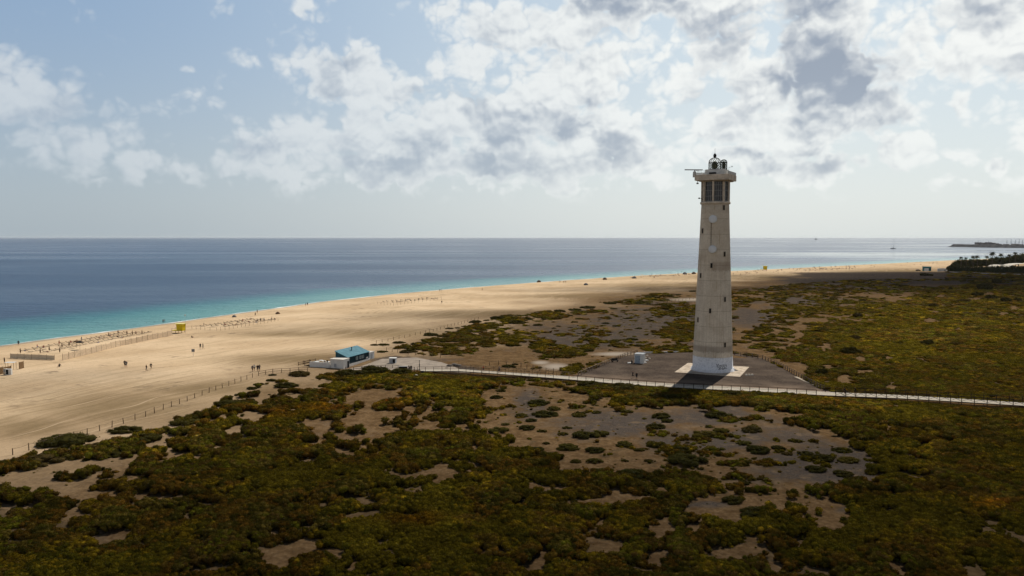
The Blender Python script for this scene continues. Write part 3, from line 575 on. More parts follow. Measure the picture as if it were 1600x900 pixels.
def build_scrub():
    pts = []; rad = []
    r = np.random.default_rng(11)
    v = 560.0
    # stations at constant spacing on the ground that grows with distance
    us = []; X = []; Y = []; S = []
    d = 58.0
    while d < 1500:
        s = .0037 * d if d < 260 else .0037 * 260 + .0035 * (d - 260)
        half = d * .72 + 14; n = int(2 * half / s); xs = (np.arange(n) + r.uniform(0, 1, n)) * s - half
        X.append(xs); Y.append(d + r.uniform(-.5, .5, n) * s - 0.0 * xs); S.append(np.full(n, s)); d += s * (.95 if d < 260 else 1.15)
    X = np.concatenate(X); Y = np.concatenate(Y); S = np.concatenate(S)
    u, v_, dd, cov, gr, salt, n1, n2 = ground_maps(X, Y); m, marg = scrub_mask(X, Y, cov)
    rk = r.uniform(size=len(X)); fz = sstep(.16, -.02, marg); bareok = (cov > .03) & (cov < .9) & ~m & (dd > 120) & (rk < .030); keep = ((m & (rk > .62 * fz)) | bareok) & (dd > 40); tiny = np.where(bareok & ~m, .42, 1 - .35 * fz); X, Y, S, marg, u, v_, n2, tiny = X[keep], Y[keep], S[keep], marg[keep], u[keep], v_[keep], n2[keep], tiny[keep]
    hm, v1, v2 = mound(X, Y); edge = sstep(0, .14, marg)
    # boardwalk corridor stays free
    wfr = v_ - walk_v(u); low = .35 + .65 * sstep(5, 30, wfr) * 1.0; low = np.where(wfr < 0, .42, low)
    z = H(X, Y) + r.normal(size=len(X)) * .09 + hm * (.10 + .90 * edge) * np.where(tiny < .5, 0, 1) * .62 * low * (1 - .45 * sstep(220, 420, Y))
    rng_ = r.uniform(size=len(X)); nlow = fbm(X / 16., Y / 16., 131, 3); nl2 = fbm(X / 5., Y / 5., 133, 3)
    # kinds by cushion and by drift
    key = .42 * v1 + .12 * v2 + .75 * (nlow - .5) * 2 + .60 * (nl2 - .5) + .13 * (rng_ - .5)
    idx = np.clip((key * 1.35 * len(PAL)), 0, 1e9).astype(int) % len(PAL)
    col = PAL[idx] * (.75 + .5 * fbm(X / 30., Y / 30., 137, 2))[:, None] * np.exp(r.normal(size=len(X)) * .24)[:, None]
    near_yellow = blobs(u, v_, [(440, 860, 60, 10), (560, 860, 60, 12), (350, 765, 30, 8), (60, 825, 40, 8), (1300, 640, 80, 10), (1450, 710, 60, 12), (1560, 790, 50, 12), (700, 625, 120, 16), (1450, 520, 130, 40), (1080, 760, 60, 8), (180, 800, 40, 8)])
    col = col * .74 * (1 + .6 * near_yellow)[:, None] * np.array([1.98, 1.50, .62])[None, :] * (.50 + .8 * fbm(X / 7., Y / 7., 139, 3) * (.5 + v1) + .15 * v2)[:, None]
    redd = blobs(u, v_, [(590, 628, 34, 10), (500, 640, 50, 8), (440, 650, 30, 6), (1540, 795, 36, 8), (640, 820, 50, 10)]); col = col * (1 + redd[:, None] * np.array([.55, -.05, -.2])[None, :])
    dull = np.exp(-(((u - 1210) / 130) ** 2 + ((v_ - 480) / 40) ** 2)) * .6 + .35 * (u < 1115) * (v_ < walk_v(u)); col = col * (1 - .45 * dull)[:, None] * (1 + dull[:, None] * np.array([.05, -.03, .25])[None, :])
    sxy = S * r.uniform(.75, 1.25, len(X)) * 1.08 * tiny; sz = np.minimum(sxy, .55) * r.uniform(.7, 1.4, len(X)) * (.6 + .4 * low) * tiny + .10 * r.uniform(0, 1, len(X))
    me = bpy.data.meshes.new('scrub'); me.vertices.add(len(X)); me.vertices.foreach_set('co', np.stack([X, Y, z - .05], 1).astype(np.float32).ravel())
    a = me.attributes.new('scl', 'FLOAT_VECTOR', 'POINT'); a.data.foreach_set('vector', np.stack([sxy, sxy * r.uniform(.8, 1.2, len(X)), sz], 1).astype(np.float32).ravel())
    a = me.attributes.new('rot', 'FLOAT_VECTOR', 'POINT'); a.data.foreach_set('vector', np.stack([r.normal(size=len(X)) * .14, r.normal(size=len(X)) * .14, r.uniform(0, 6.28, len(X))], 1).astype(np.float32).ravel())
    a = me.attributes.new('tint', 'FLOAT_COLOR', 'POINT'); a.data.foreach_set('color', np.concatenate([col, np.ones((len(X), 1))], 1).astype(np.float32).ravel())
    a = me.attributes.new('kindi', 'INT', 'POINT'); a.data.foreach_set('value', r.integers(0, 5, len(X)).astype(np.int32))
    mat = foliage_mat('scrub_leaves', inst=True)
    o = link('scrub', me, mat)
    tag(o, 'low olive green and rust brown saltbush scrub matting the ground', 'scrub', kind='stuff')
    lib = bpy.data.collections.new('scrub_kinds')
    for k in range(5):
        co, tr = clump_arrays(np.random.default_rng(300 + k), 170, .16, .62, 1.1)
        m2 = mesh_np('scrub_clump', co, tris=tr); m2.materials.append(mat); ob = bpy.data.objects.new('scrub_clump', m2); lib.objects.link(ob)
    g = bpy.data.node_groups.new('scatter', 'GeometryNodeTree'); g.interface.new_socket('Geometry', in_out='INPUT', socket_type='NodeSocketGeometry'); g.interface.new_socket('Geometry', in_out='OUTPUT', socket_type='NodeSocketGeometry')
    gi = g.nodes.new('NodeGroupInput'); go = g.nodes.new('NodeGroupOutput'); iop = g.nodes.new('GeometryNodeInstanceOnPoints'); ci = g.nodes.new('GeometryNodeCollectionInfo')
    ci.inputs['Collection'].default_value = lib; ci.inputs['Separate Children'].default_value = True; ci.inputs['Reset Children'].default_value = True
    mp = g.nodes.new('GeometryNodeMeshToPoints'); g.links.new(gi.outputs[0], mp.inputs[0]); g.links.new(mp.outputs[0], iop.inputs['Points']); g.links.new(ci.outputs[0], iop.inputs['Instance']); iop.inputs['Pick Instance'].default_value = True
    def na(nm, dt):
        n = g.nodes.new('GeometryNodeInputNamedAttribute'); n.data_type = dt; n.inputs[0].default_value = nm
        return [s for s in n.outputs if s.enabled][0]
    g.links.new(na('kindi', 'INT'), iop.inputs['Instance Index']); g.links.new(na('scl', 'FLOAT_VECTOR'), iop.inputs['Scale'])
    e2 = g.nodes.new('FunctionNodeEulerToRotation'); g.links.new(na('rot', 'FLOAT_VECTOR'), e2.inputs[0]); g.links.new(e2.outputs[0], iop.inputs['Rotation'])
    g.links.new(iop.outputs[0], go.inputs[0])
    md = o.modifiers.new('scatter', 'NODES'); md.node_group = g
    print('scrub clumps', len(X))
build_scrub()
# ------------------------------------------------------------------ separate bushes
SHRUB_MATS = [foliage_mat('bush_olive', (.080, .062, .012)), foliage_mat('bush_dark', (.046, .039, .009)), foliage_mat('bush_brown', (.075, .048, .016))]
def bush_mesh(seed, mat, nc=30, tall=.45):
    r = np.random.default_rng(seed); V = []; T = []; off = 0
    for k in range(nc):
        a = r.uniform(0, 6.28); q = math.sqrt(r.uniform(0, 1)) * .80; cx, cy = q * math.cos(a), q * math.sin(a) * .85; s = r.uniform(.16, .30)
        top = tall * math.sqrt(max(.05, 1 - (q / .95) ** 2)) * r.uniform(.8, 1.2)
        co, tr = clump_arrays(r, 120, .13, .8, 1.6, (ICO1, ICO1F) if k % 3 else None); co = co * [s, s, s * .62] + [cx, cy, max(top - s * .35, .02)]
        V.append(co); T.append(tr + off); off += len(co)
    me = mesh_np('shrub', np.concatenate(V), tris=np.concatenate(T)); me.materials.append(mat); return me
BUSH = [[bush_mesh(500 + 10 * i + j, SHRUB_MATS[i]) for j in range(3)] for i in range(3)]
def bush(u, v, w, label, group, kind=0, tall=1.0, name='shrub'):
    """v is the foot of the near side; w its width in the photograph"""
    x, y, z = at(u, v - w * .10); half = .5 * w * y / F
    o = bpy.data.objects.new(name, BUSH[kind][random.randrange(3)]); COL.objects.link(o)
    o.location = (x, y, z - .06 * half); o.scale = (half * 1.12, half * random.uniform(.85, 1.15), half * tall * random.uniform(.85, 1.15) + .12); o.rotation_euler = (0, 0, random.uniform(-.5, .5) + (math.pi if random.random() < .5 else 0))
    tag(o, label, 'shrub', group); return o
B1 = 'shrubs on the beach side of the scrub'
bush(104, 701, 86, 'large dark domed bush at the near end of the rope fence', B1, 1, .72)
bush(195, 679, 50, 'single dark bush on open sand right of the rope fence', B1, 1, .8)
bush(107, 720, 46, 'small flat olive bush below the big domed bush', B1, 0, .7)
bush(60, 731, 74, 'grey brown spreading bush on sand at the left edge', B1, 2, .8)
bush(154, 704, 46, 'brown leggy bush between domed bush and the scrub', B1, 2, .8)
bush(170, 716, 42, 'dark green bush below the brown leggy bush', B1, 1, .8)
bush(226, 694, 56, 'long dark bush at the tip of the scrub on the sand', B1, 1, .8)
bush(290, 666, 44, 'olive bush beside the pale sand inlet', B1, 0, .8)
bush(277, 679, 36, 'low dark bush below the olive bush by the inlet', B1, 1, .7)
bush(365, 640, 62, 'wide dark bush at the upper tip of the scrub', B1, 1, .7)
bush(394, 610, 18, 'small round dark bush alone on sand under the fence', B1, 1, .8)
bush(404, 603, 16, 'second small dark bush nearer the fence', B1, 1, .8)
bush(424, 597, 18, 'small bush touching the fence posts', B1, 1, .7)
bush(426, 588, 14, 'tiny bush against the railing near the hut', B1, 1, .7)
bush(468, 590, 34, 'sprawling grey brown bush below the hut stairs', B1, 2, .8)
bush(448, 608, 36, 'dark green mounded bush below the railing', B1, 1, .9)
BL = 'shrubs scattered on the bare ground before the tower'
LB = [(824, 671, 29, 1), (847, 674, 16, 0), (886, 669, 16, 0), (879, 679, 19, 0), (840, 704, 24, 1), (853, 711, 26, 0), (853, 693, 13, 0), (888, 703, 40, 0), (911, 684, 38, 1), (936, 682, 34, 0), (930, 707, 34, 1), (928, 723, 30, 0), (900, 722, 20, 0), (939, 738, 27, 0), (989, 747, 49, 1), (1013, 720, 14, 2),
      (976, 697, 30, 0), (999, 704, 18, 0), (1020, 695, 20, 0), (1063, 705, 32, 1), (1024, 669, 29, 1), (1032, 653, 30, 1), (1042, 659, 22, 1), (1100, 684, 44, 0), (1127, 675, 25, 0), (1124, 653, 42, 1), (1072, 727, 66, 1), (1065, 745, 22, 2), (1124, 752, 9, 0), (1163, 756, 22, 1), (1163, 695, 27, 0), (1175, 675, 36, 2),
      (976, 720, 13, 0), (1074, 691, 8, 2), (851, 651, 40, 1), (842, 632, 34, 1), (866, 640, 24, 0), (905, 651, 22, 0), (932, 645, 16, 0), (815, 651, 24, 0), (830, 658, 20, 1), (979, 644, 22, 0), (1187, 748, 12, 2), (1146, 732, 10, 2), (1093, 742, 9, 2), (1185, 708, 40, 1), (1243, 690, 22, 0), (1230, 710, 18, 2), (1259, 711, 26, 1), (1286, 721, 40, 1), (1325, 722, 34, 0), (1275, 737, 36, 1), (1318, 744, 34, 1),
      (1216, 702, 24, 1), (1315, 706, 30, 1), (1181, 803, 46, 1), (1145, 786, 38, 1), (1176, 810, 44, 1), (1060, 782, 40, 1), (790, 663, 14, 0), (779, 676, 34, 0), (782, 611, 16, 1), (776, 622, 20, 1)]
words1 = ['rounded olive', 'dark green', 'dry brownish']
for i, (u, v, w, k) in enumerate(LB):
    side = 'left part' if u < 900 else 'middle' if u < 1060 else 'right part'
    size = 'large' if w > 36 else 'mid sized' if w > 20 else 'small'
    depth = 'near the walkway' if v < 675 else 'halfway to the scrub' if v < 715 else 'by the near scrub'
    bush(u, v + 2, w, '%s %s shrub, %s of the clearing, %s' % (size, words1[k], side, depth), BL, k, .85)
BC = 'shrubs on the sand between beach and tower'
LC = [(585, 540, 14, 2), (600, 540, 18, 1), (624, 537, 20, 1), (655, 540, 26, 1), (669, 544, 18, 1), (597, 551, 18, 1), (636, 545, 18, 1), (638, 552, 26, 1), (673, 526, 26, 1), (676, 532, 18, 0), (702, 514, 14, 2), (700, 519, 10, 1), (715, 513, 10, 2), (727, 511, 14, 1), (742, 505, 20, 1), (760, 501, 10, 0), (778, 500, 26, 1), (735, 519, 18, 1), (824, 500, 18, 1), (841, 509, 16, 1), (836, 519, 14, 0), (805, 507, 30, 1),
      (858, 487, 10, 1), (875, 488, 20, 1), (898, 486, 22, 1), (919, 483, 26, 1), (941, 487, 14, 0), (959, 483, 12, 1), (953, 476, 22, 1), (938, 472, 5, 1), (944, 472, 5, 1), (970, 471, 10, 0), (1000, 475, 22, 1), (1020, 467, 22, 0), (1047, 463, 14, 1), (1060, 461, 10, 1), (1082, 456, 14, 1), (1013, 472, 14, 0), (898, 504, 12, 0), (946, 506, 12, 1), (873, 510, 8, 2), (978, 498, 10, 1), (962, 510, 12, 1), (998, 514, 12, 0),
      (1030, 495, 12, 0), (1052, 489, 20, 1), (905, 499, 14, 0), (840, 550, 16, 1), (795, 575, 24, 1), (805, 570, 12, 1), (918, 550, 22, 1), (988, 532, 20, 1), (960, 535, 22, 0), (1010, 485, 10, 1), (888, 494, 14, 0)]
for i, (u, v, w, k) in enumerate(LC):
    size = 'wide' if w > 20 else 'compact' if w > 12 else 'tiny'
    side = 'beside the blue roofed hut' if u < 690 else 'on the dune by the rope fence' if u < 850 else 'on gravel left of the tower' if u < 990 else 'close to the tower'
    dp = 'beach side' if v < (515 if u < 850 else 485) else 'landward side'
    bush(u, v + 1, w, '%s %s shrub %s, %s' % (size, words1[k], side, dp), BC, k, .7)
BR = 'tall bushes standing in the green scrub'
for u, v, w, k, t_, lb in [(1283, 588, 22, 1, 1.9, 'tall dark bush by the plaza railing right of the tower'), (1330, 557, 34, 1, 1.3, 'blue green bush beside pale sand flecks'), (1340, 497, 16, 2, 1.6, 'grey bush in the green field, left of centre'), (1336, 532, 20, 2, 1.3, 'grey green bush in the field behind plaza'),
      (1448, 541, 26, 1, 1.3, 'broad dark bush in the middle of the field'), (1494, 542, 22, 2, 1.2, 'greyish bush right of the broad dark bush'), (1265, 522, 18, 1, 1.2, 'dark bush at the sandy flecks right of the tower'), (1539, 455, 24, 1, 1.6, 'big dark round bush before the palms'), (1528, 464, 18, 1, 1.5, 'dark bush just left below the big round one'),
      (1549, 469, 22, 1, 1.3, 'dark bush just right below the big round one'), (1572, 473, 18, 1, 1.5, 'dark bush in the row at right, third'), (1590, 472, 16, 1, 1.5, 'dark bush at the right edge of the row'), (1558, 444, 16, 1, 1.6, 'small dark bush under the pale wall'), (1485, 453, 7, 1, 2.4, 'small upright bush in the open field'),
      (1505, 474, 20, 2, 1.0, 'grey low bush at the sand streak'), (1459, 480, 16, 2, 1.3, 'grey bush on the green field far right'), (1444, 432, 14, 1, 1.3, 'dark bush in front of the turquoise kiosk'), (1452, 432, 14, 1, 1.0, 'low dark bush beside the kiosk bush'), (1306, 486, 14, 2, 1.2, 'small grey bush behind the sand clearing'),
      (1410, 450, 20, 2, .8, 'low purple brown bush on the dark flat'), (1385, 664, 40, 1, .8, 'dark cushion bush below the right walkway'), (1190, 624, 36, 1, .9, 'dark bush against the walkway below the tower pad'), (1145, 622, 34, 1, .9, 'dark bush beside the tower shadow'), (1050, 628, 40, 1, .9, 'bush inside the tower shadow'),
      (545, 592, 46, 1, 1.1, 'big dark bush right under the white hut'), (585, 588, 50, 1, 1.1, 'dark brown mound bush below the yard railing'), (628, 588, 36, 1, 1.2, 'dark domed bush left of the walkway end'), (920, 606, 40, 1, .8, 'dark bush under the walkway left of the plaza'), (970, 612, 50, 1, .8, 'long dark bush under the walkway before the plaza')]:
    bush(u, v, w, lb, BR, k, t_)
# ------------------------------------------------------------------ lighthouse
TX, TY = 55.3, 215.2
LOS = math.atan2(TX, TY)                                      # bearing from which the photograph looks
def build_tower():
    root = empty('lighthouse', (TX, TY, 0.0)); tag(root, 'tall cream lighthouse tower with white painted foot and glazed gallery', 'lighthouse')
    k = TY / F * 1.012                                        # metres per photo pixel at the tower
    zt = lambda v: CAMZ - (v - HORIZ) * math.hypot(TX, TY) * math.cos(LOS) / F     # height of a pixel row on the tower
    def rad(z): return 5.46 + (3.66 - 5.46) * z / 46.0
    def shaft(t, b, o):
        p = t.objc(); x, y, z = t.sep(p)
        ang = t.math('ARCTAN2', x, y)
        board = t.noise(t.comb(t.math('MULTIPLY', ang, 16.), 0., t.math('MULTIPLY', z, .05)), 1.0, 2., .5)
        fine = t.noise(p, 2.4, 6., .65); big = t.noise(p, .22, 5., .6)
        c = t.mix(t.mr(big, .35, .65), (.54, .465, .365), (.66, .585, .475)); c = t.mix(t.math('MULTIPLY', t.mr(fine, .45, .68), .32), c, (.32, .26, .19))
        c = t.mix(t.math('MULTIPLY', t.mr(board, .45, .60), t.mixf(t.mr(z, 33., 28.), .05, .20)), c, (.30, .25, .19))
        # lift joints every four metres
        jo = t.math('ABSOLUTE', t.math('SUBTRACT', t.math('FRACT', t.math('DIVIDE', z, 4.15)), .5)); c = t.mix(t.math('MULTIPLY', t.mr(jo, .480, .495), .6), c, (.22, .17, .12))
        # old damp bands at their own heights
        w = t.math('MULTIPLY', t.math('SUBTRACT', fine, .5), 1.6); zz = t.math('ADD', z, w)
        side = t.mr(t.math('SINE', t.math('ADD', ang, 2.6)), -.4, .5)
        for z0, z1, a_, cc in ((27.6, 30.0, .42, (.19, .125, .085)), (5.6, 7.2, .55, (.20, .165, .135)), (30.0, 32.0, .22, (.30, .22, .15)), (43.0, 46.2, .22, (.30, .23, .15))):
            m = t.math('MULTIPLY', t.mr(zz, z0 - .35, z0 + .25), t.mr(zz, z1 + .3, z1 - .3))
            if z0 == 27.6: m = t.math('MULTIPLY', m, t.mr(t.math('ADD', x, t.math('MULTIPLY', fine, .6)), -1.9, -1.0))
            c = t.mix(t.math('MULTIPLY', m, a_), c, cc)
        # runs of rust below the slits
        run = t.noise(t.comb(t.math('MULTIPLY', ang, 9.), 0., t.math('MULTIPLY', z, .12)), 1., 4., .6); c = t.mix(t.math('MULTIPLY', t.mr(run, .55, .70), .50), c, (.27, .175, .10))
        foot = t.mr(t.math('ADD', z, t.math('MULTIPLY', w, .12)), 4.25, 4.05); c = t.mix(foot, c, t.mix(t.mr(fine, .4, .65), (.70, .72, .75), (.52, .54, .58)))
        grime = t.math('MULTIPLY', foot, t.mr(t.math('ADD', z, t.math('MULTIPLY', t.noise(p, 1.2, 4., .6), 2.0)), 1.9, 1.0)); c = t.mix(t.math('MULTIPLY', grime, .30), c, (.35, .30, .26))
        t.put(b.inputs['Base Color'], c); b.inputs['Roughness'].default_value = .9; bump(t, b, t.math('ADD', fine, t.math('MULTIPLY', board, .5)), .35, .05)
    m_shaft = material('weathered_tower_render', shaft)
    m = MB(); prof = [(6.02, -.6), (6.02, .22), (5.86, .26), (5.86, .55), (5.62, .60), (5.62, .88), (rad(.9), .93)] + [(rad(z), z) for z in (4.2, 12, 20, 28, 36, 44, 46.0)]
    m.lathe(prof, 72).build('tower_shaft', m_shaft, root)
    # slits
    dark = plain('dark_opening', (.012, .011, .010), .6, .2); trim = plain('slit_surround', (.36, .30, .235), .9, .3)
    for i, (u, v) in enumerate([(1130, 325.5), (1099, 361), (1131, 396.6), (1112, 414), (1096, 430), (1131.5, 466), (1110, 483.6), (1092, 499), (1131.5, 536)]):
        z = zt(v); uc, _ = proj(TX, TY, z); s_ = np.clip((u - float(uc)) * k / rad(z), -.93, .93); a = math.asin(s_)
        wdir = LOS + math.pi - a                                 # outward bearing of the slit
        n = Vector((math.sin(wdir), math.cos(wdir), 0)); c = n * (rad(z) - .10); rz = -wdir
        f = MB(); hw, hh = .29, .66
        for dx, dz, sx, sz in ((-hw, 0, .10, 2 * hh), (hw, 0, .10, 2 * hh)): f.box(Vector((dx * math.cos(rz), dx * math.sin(rz), z)) + n * (rad(z) + .01), (sx, .22, sz), rz)
        for dz in (-hh, hh): f.box(Vector((0, 0, z + dz)) + n * (rad(z) + .01), (2 * hw + .1, .24, .10), rz)
        wd = f.build('slit_window', trim, root)
        MB().box(Vector((0, 0, z)) + n * (rad(z) - .02), (2 * hw - .1, .22, 2 * hh - .1), rz).build('window_opening', dark, wd)
    # collar and gallery
    cream = plain('cream_concrete', (.64, .55, .44), .9, .35, .8); white = plain('chalky_white_paint', (.60, .60, .57), .85, .25, .9)
    MB().lathe([(rad(45.7) + .04, 45.45), (4.02, 45.55), (4.02, 46.05), (3.8, 46.15)], 48).build('collar', cream, root)
    A0 = math.pi / 2 - (LOS + math.pi - R(13)) - R(22.5)         # octagon: one face turned thirteen degrees from the view
    Ro = 3.60
    def octp(r): return [(r * math.cos(A0 + k * math.pi / 4), r * math.sin(A0 + k * math.pi / 4)) for k in range(8)]
    g_ = MB(); g_.lathe([(Ro * .90, 46.15), (Ro * .90, 51.7)], 8, a0=A0, smooth=False)
    def glass(t, b, o):
        p = t.objc(); n = t.noise(p, .7, 2., .5); t.put(b.inputs['Base Color'], t.mix(t.mr(n, .4, .7), (.010, .012, .018), (.040, .042, .055))); b.inputs['Roughness'].default_value = .16; b.inputs['Specular IOR Level'].default_value = .4
    g_.build('gallery_glazing', material('dusty_dark_glass', glass), root)
    P = octp(Ro)
    for k8 in range(8):
        a, b_ = Vector((*P[k8], 0)), Vector((*P[(k8 + 1) % 8], 0)); ed = (b_ - a); L = ed.length; ed.normalize(); rz = math.atan2(ed.y, ed.x)
        MB().box((a.x, a.y, 48.9), (.46, .46, 5.6), math.atan2(a.y, a.x)).build('gallery_pillar', cream, root)
        fr = MB(); q = .965
        a2, b2 = a * q, b_ * q; mid = (a2 + b2) / 2; wid = (b2 - a2).length - .4
        for zz in (46.35, 47.6, 49.1, 50.55, 51.5): fr.box((mid.x, mid.y, zz), (wid, .09, .10), rz)
        for s_ in (-.28, 0.0, .28): fr.box((mid.x + ed.x * s_ * wid * .93, mid.y + ed.y * s_ * wid * .93, 48.9), (.075, .10, 5.3), rz)
        fr.build('window_frame', plain('pale_steel_frame', (.30, .31, .30), .6, .3) if k8 == 0 else bpy.data.materials['pale_steel_frame'], root)
    # platform: square slab turned like the pad below
    rz = -R(13.6) - R(14.8)
    slab = MB(); slab.box((0, 0, 52.55), (9.1, 9.1, 1.55), rz); sl = slab.build('platform', cream, root, bevel=.06)
    und = MB(); und.box((0, 0, 51.62), (7.4, 7.4, .12), rz, top=(1.08, 1.08)); und.build('platform_soffit', cream, root)
    par = MB()
    ca, sa = math.cos(rz), math.sin(rz)
    def L2(x, y): return (x * ca - y * sa, x * sa + y * ca)
    for dx, dy, sx, sy in ((0, 4.42, 8.9, .16), (4.42, -.1, .16, 8.7)):
        x, y = L2(dx, dy); par.box((x, y, 53.75), (sx, sy, .72), rz)
    par.build('parapet', white, root)
    # top house and lanterns
    th = MB(); th.box((*L2(.35, -.1), 54.1), (5.6, 5.0, 1.4), rz, top=(.92, .92)); th.build('top_house', white, root)
    MB().box((*L2(-.2, -2.64), 53.75), (1.9, .12, .42), rz).build('vent_grille', dark, root)
    iron = plain('black_lantern_iron', (.03, .028, .026), .5, .3); pane = None
    def gl2(t, b, o):
        b.inputs['Base Color'].default_value = (.62, .66, .48, 1); b.inputs['Roughness'].default_value = .05; b.inputs['Transmission Weight'].default_value = 1.0; b.inputs['IOR'].default_value = 1.02; b.inputs['Alpha'].default_value = .10
    m_pane = material('lantern_glass', gl2)
    right = Vector((math.cos(LOS), -math.sin(LOS), 0)); toc = Vector((-math.sin(LOS), -math.cos(LOS), 0))
    def lantern(name, off, r, zb, hc, dome):
        c = right * off[0] + toc * off[1]
        lt = MB()
        n = 14
        for s_ in (1, -1):
            for i in range(n):
                pts = []
                for q in range(7):
                    a = 2 * math.pi * (i + s_ * q * .42) / n; pts.append((c.x + r * math.cos(a), c.y + r * math.sin(a), zb + .2 + (hc - .2) * q / 6))
                lt.tube(pts, .052, 4)
        for i in range(n):
            pts = []
            for q in range(6):
                a = 2 * math.pi * (i + q * .35) / n; e = q / 5 * math.pi / 2 * .92; pts.append((c.x + r * math.cos(e) * math.cos(a), c.y + r * math.cos(e) * math.sin(a), zb + hc + dome * math.sin(e)))
            lt.tube(pts, .052, 4)
        for zz, rr in ((zb + .08, .10), (zb + hc, .07)):
            lt.tube([(c.x + r * math.cos(2 * math.pi * i / 24), c.y + r * math.sin(2 * math.pi * i / 24), zz) for i in range(25)], rr, 5, cap=False)
        L = lt.build(name, iron, root)
        gp = MB(); prof = [(r * .97, zb + .1), (r * .97, zb + hc)] + [(r * .97 * math.cos(e), zb + hc + dome * .97 * math.sin(e)) for e in (.4, .8, 1.2, 1.5)]; gp.lathe(prof, 24, (c.x, c.y, 0)); gp.build('lantern_glass', m_pane, L)
        lens = MB(); lens.lathe([(.1, zb + .1), (r * .45, zb + .5), (r * .52, zb + hc * .55), (r * .4, zb + hc), (.08, zb + hc + dome * .35)], 16, (c.x, c.y, 0)); lens.build('lens', plain('lens_glass', (.20, .21, .12), .3, .4, 2.) if 'lens_glass' not in bpy.data.materials else bpy.data.materials['lens_glass'], L)
        return L, c
    L, c = lantern('main_lantern', (-.30, 0.0), 1.62, 54.8, 1.95, 1.35)
    b = MB(); b.lathe([(.02, 57.95), (.22, 58.05), (.40, 58.35), (.44, 58.65), (.36, 58.95), (.12, 59.2), (.04, 59.35)], 16, (c.x, c.y, 0)); b.tube([(c.x, c.y, 59.2), (c.x, c.y, 60.6)], .035, 5); b.build('lightning_ball', iron, L)
    lantern('small_lantern', (2.05, .45), .88, 54.8, 1.95, .72)
    # radar scanner on its bracket, off the left corner
    o = right * -5.6 + toc * 1.0
    rb = MB(); rb.box((o.x + right.x * 1.2, o.y + right.y * 1.2, 53.75), (2.9, 1.2, .28), -LOS); rb.box((o.x, o.y, 53.35), (.9, .9, 1.0), -LOS); rb.build('radar_bracket', white, root)
    ra = empty('radar_scanner', (0, 0, 0)); ra.parent = root; KIDS.setdefault(root.name, []).append(ra)
    MB().lathe([(.42, 53.9), (.42, 54.35), (.16, 54.42), (.12, 54.7)], 14, (o.x, o.y, 0)).build('motor_housing', white, ra)
    a_ = MB(); ax = (right * .97 + toc * .22).normalized()
    mt = Matrix.Rotation(-LOS - .22, 3, 'Z') @ Matrix.Rotation(R(2.6), 3, 'Y'); a_.box((o.x - ax.x * .25, o.y - ax.y * .25, 54.85), (4.9, .24, .26), mat=mt); a_.build('scanner_bar', plain('grey_radar_bar', (.20, .20, .20), .5, .2), ra)
    hr = MB()
    cor = [L2(-4.4, -4.4), L2(-1.2, -4.4)]; cor2 = [L2(-4.4, -4.4), L2(-4.4, 4.4), L2(-2, 4.4)]
    for line in (cor, cor2):
        for zz in (53.95, 54.45): hr.tube([(x, y, zz) for x, y in line], .03, 4)
        for (x0, y0), (x1, y1) in zip(line, line[1:]):
            for s_ in range(5): hr.tube([(x0 + (x1 - x0) * s_ / 4, y0 + (y1 - y0) * s_ / 4, 53.4), (x0 + (x1 - x0) * s_ / 4, y0 + (y1 - y0) * s_ / 4, 54.45)], .03, 4)
    hr.build('hand_rail', plain('galvanised_rail', (.42, .42, .40), .5, .3), root)
    an = MB(); q = L2(4.5, -4.3); an.tube([(q[0], q[1], 53.4), (q[0], q[1], 55.1)], .035, 5); an.tube([(q[0], q[1], 54.9), (q[0] + right.x * .8, q[1] + right.y * .8, 55.15)], .03, 4); an.lathe([(.12, 0), (.16, .16), (.02, .3)], 8, (q[0] + right.x * .8, q[1] + right.y * .8, 55.05)); an.build('wind_gauge', plain('pale_instrument', (.5, .5, .5), .6, .2), root)
    # hanging camera and side dish
    hb = MB(); q = right * -4.75 + toc * 1.4; hb.tube([(q.x, q.y, 51.7), (q.x, q.y, 51.2)], .06, 6); hb.lathe([(.28, 50.95), (.33, 51.1), (.28, 51.3), (.1, 51.35)], 12, (q.x, q.y, 0)); hb.build('camera_dome', plain('dull_camera', (.25, .22, .2), .5, .2), root)
    z = zt(310); sd_ = MB(); base = right * -3.5; tip = right * -4.25 + toc * .3
    sd_.tube([(base.x, base.y, z), (tip.x, tip.y, z)], .05, 5); sd_.lathe([(.05, -.18), (.26, -.14), (.30, 0), (.26, .14), (.05, .18)], 12, (tip.x, tip.y, z)); sd_.build('loudspeaker', iron, root)
    # two drum antennas and the cable between them
    dish = plain('white_antenna_cover', (.66, .68, .70), .6, .12, 1.)
    for v, u in ((343, 1114.2), (389, 1113.6)):
        z = zt(v); uc, _ = proj(TX, TY, z); off = (u - float(uc)) * k; c = toc * math.sqrt(rad(z) ** 2 - off ** 2) + right * off
        n = (toc * 1.0 + right * -.05 ).normalized(); q = Vector((0, 0, 1)).rotation_difference(n).to_matrix()
        d = MB(); pr = [(.10, -.25), (.55, .12), (1.02, .30), (1.06, .34), (1.06, .78), (1.0, .84), (.6, .90), (.1, .92)]
        d.lathe(pr, 36); d.bm.transform(Matrix.Translation(Vector((c.x, c.y, z))) @ q.to_4x4()); dd = d.build('drum_antenna', dish, root)
        br = MB(); br.box((c.x + toc.x * .1, c.y + toc.y * .1, z - .6), (.5, .7, .12), -LOS); br.build('bracket', iron, dd)
    cb = MB(); pts = []
    for v in np.linspace(349, 386, 12):
        z = zt(v); off = -.95; pts.append(toc * (math.sqrt(rad(z) ** 2 - off ** 2) + .05) + right * off + Vector((0, 0, z)))
    cb.tube(pts, .05, 5)
    for p in pts[::1]: cb.box(p, (.26, .08, .06), -LOS)
    cb.build('feed_cable', iron, root)
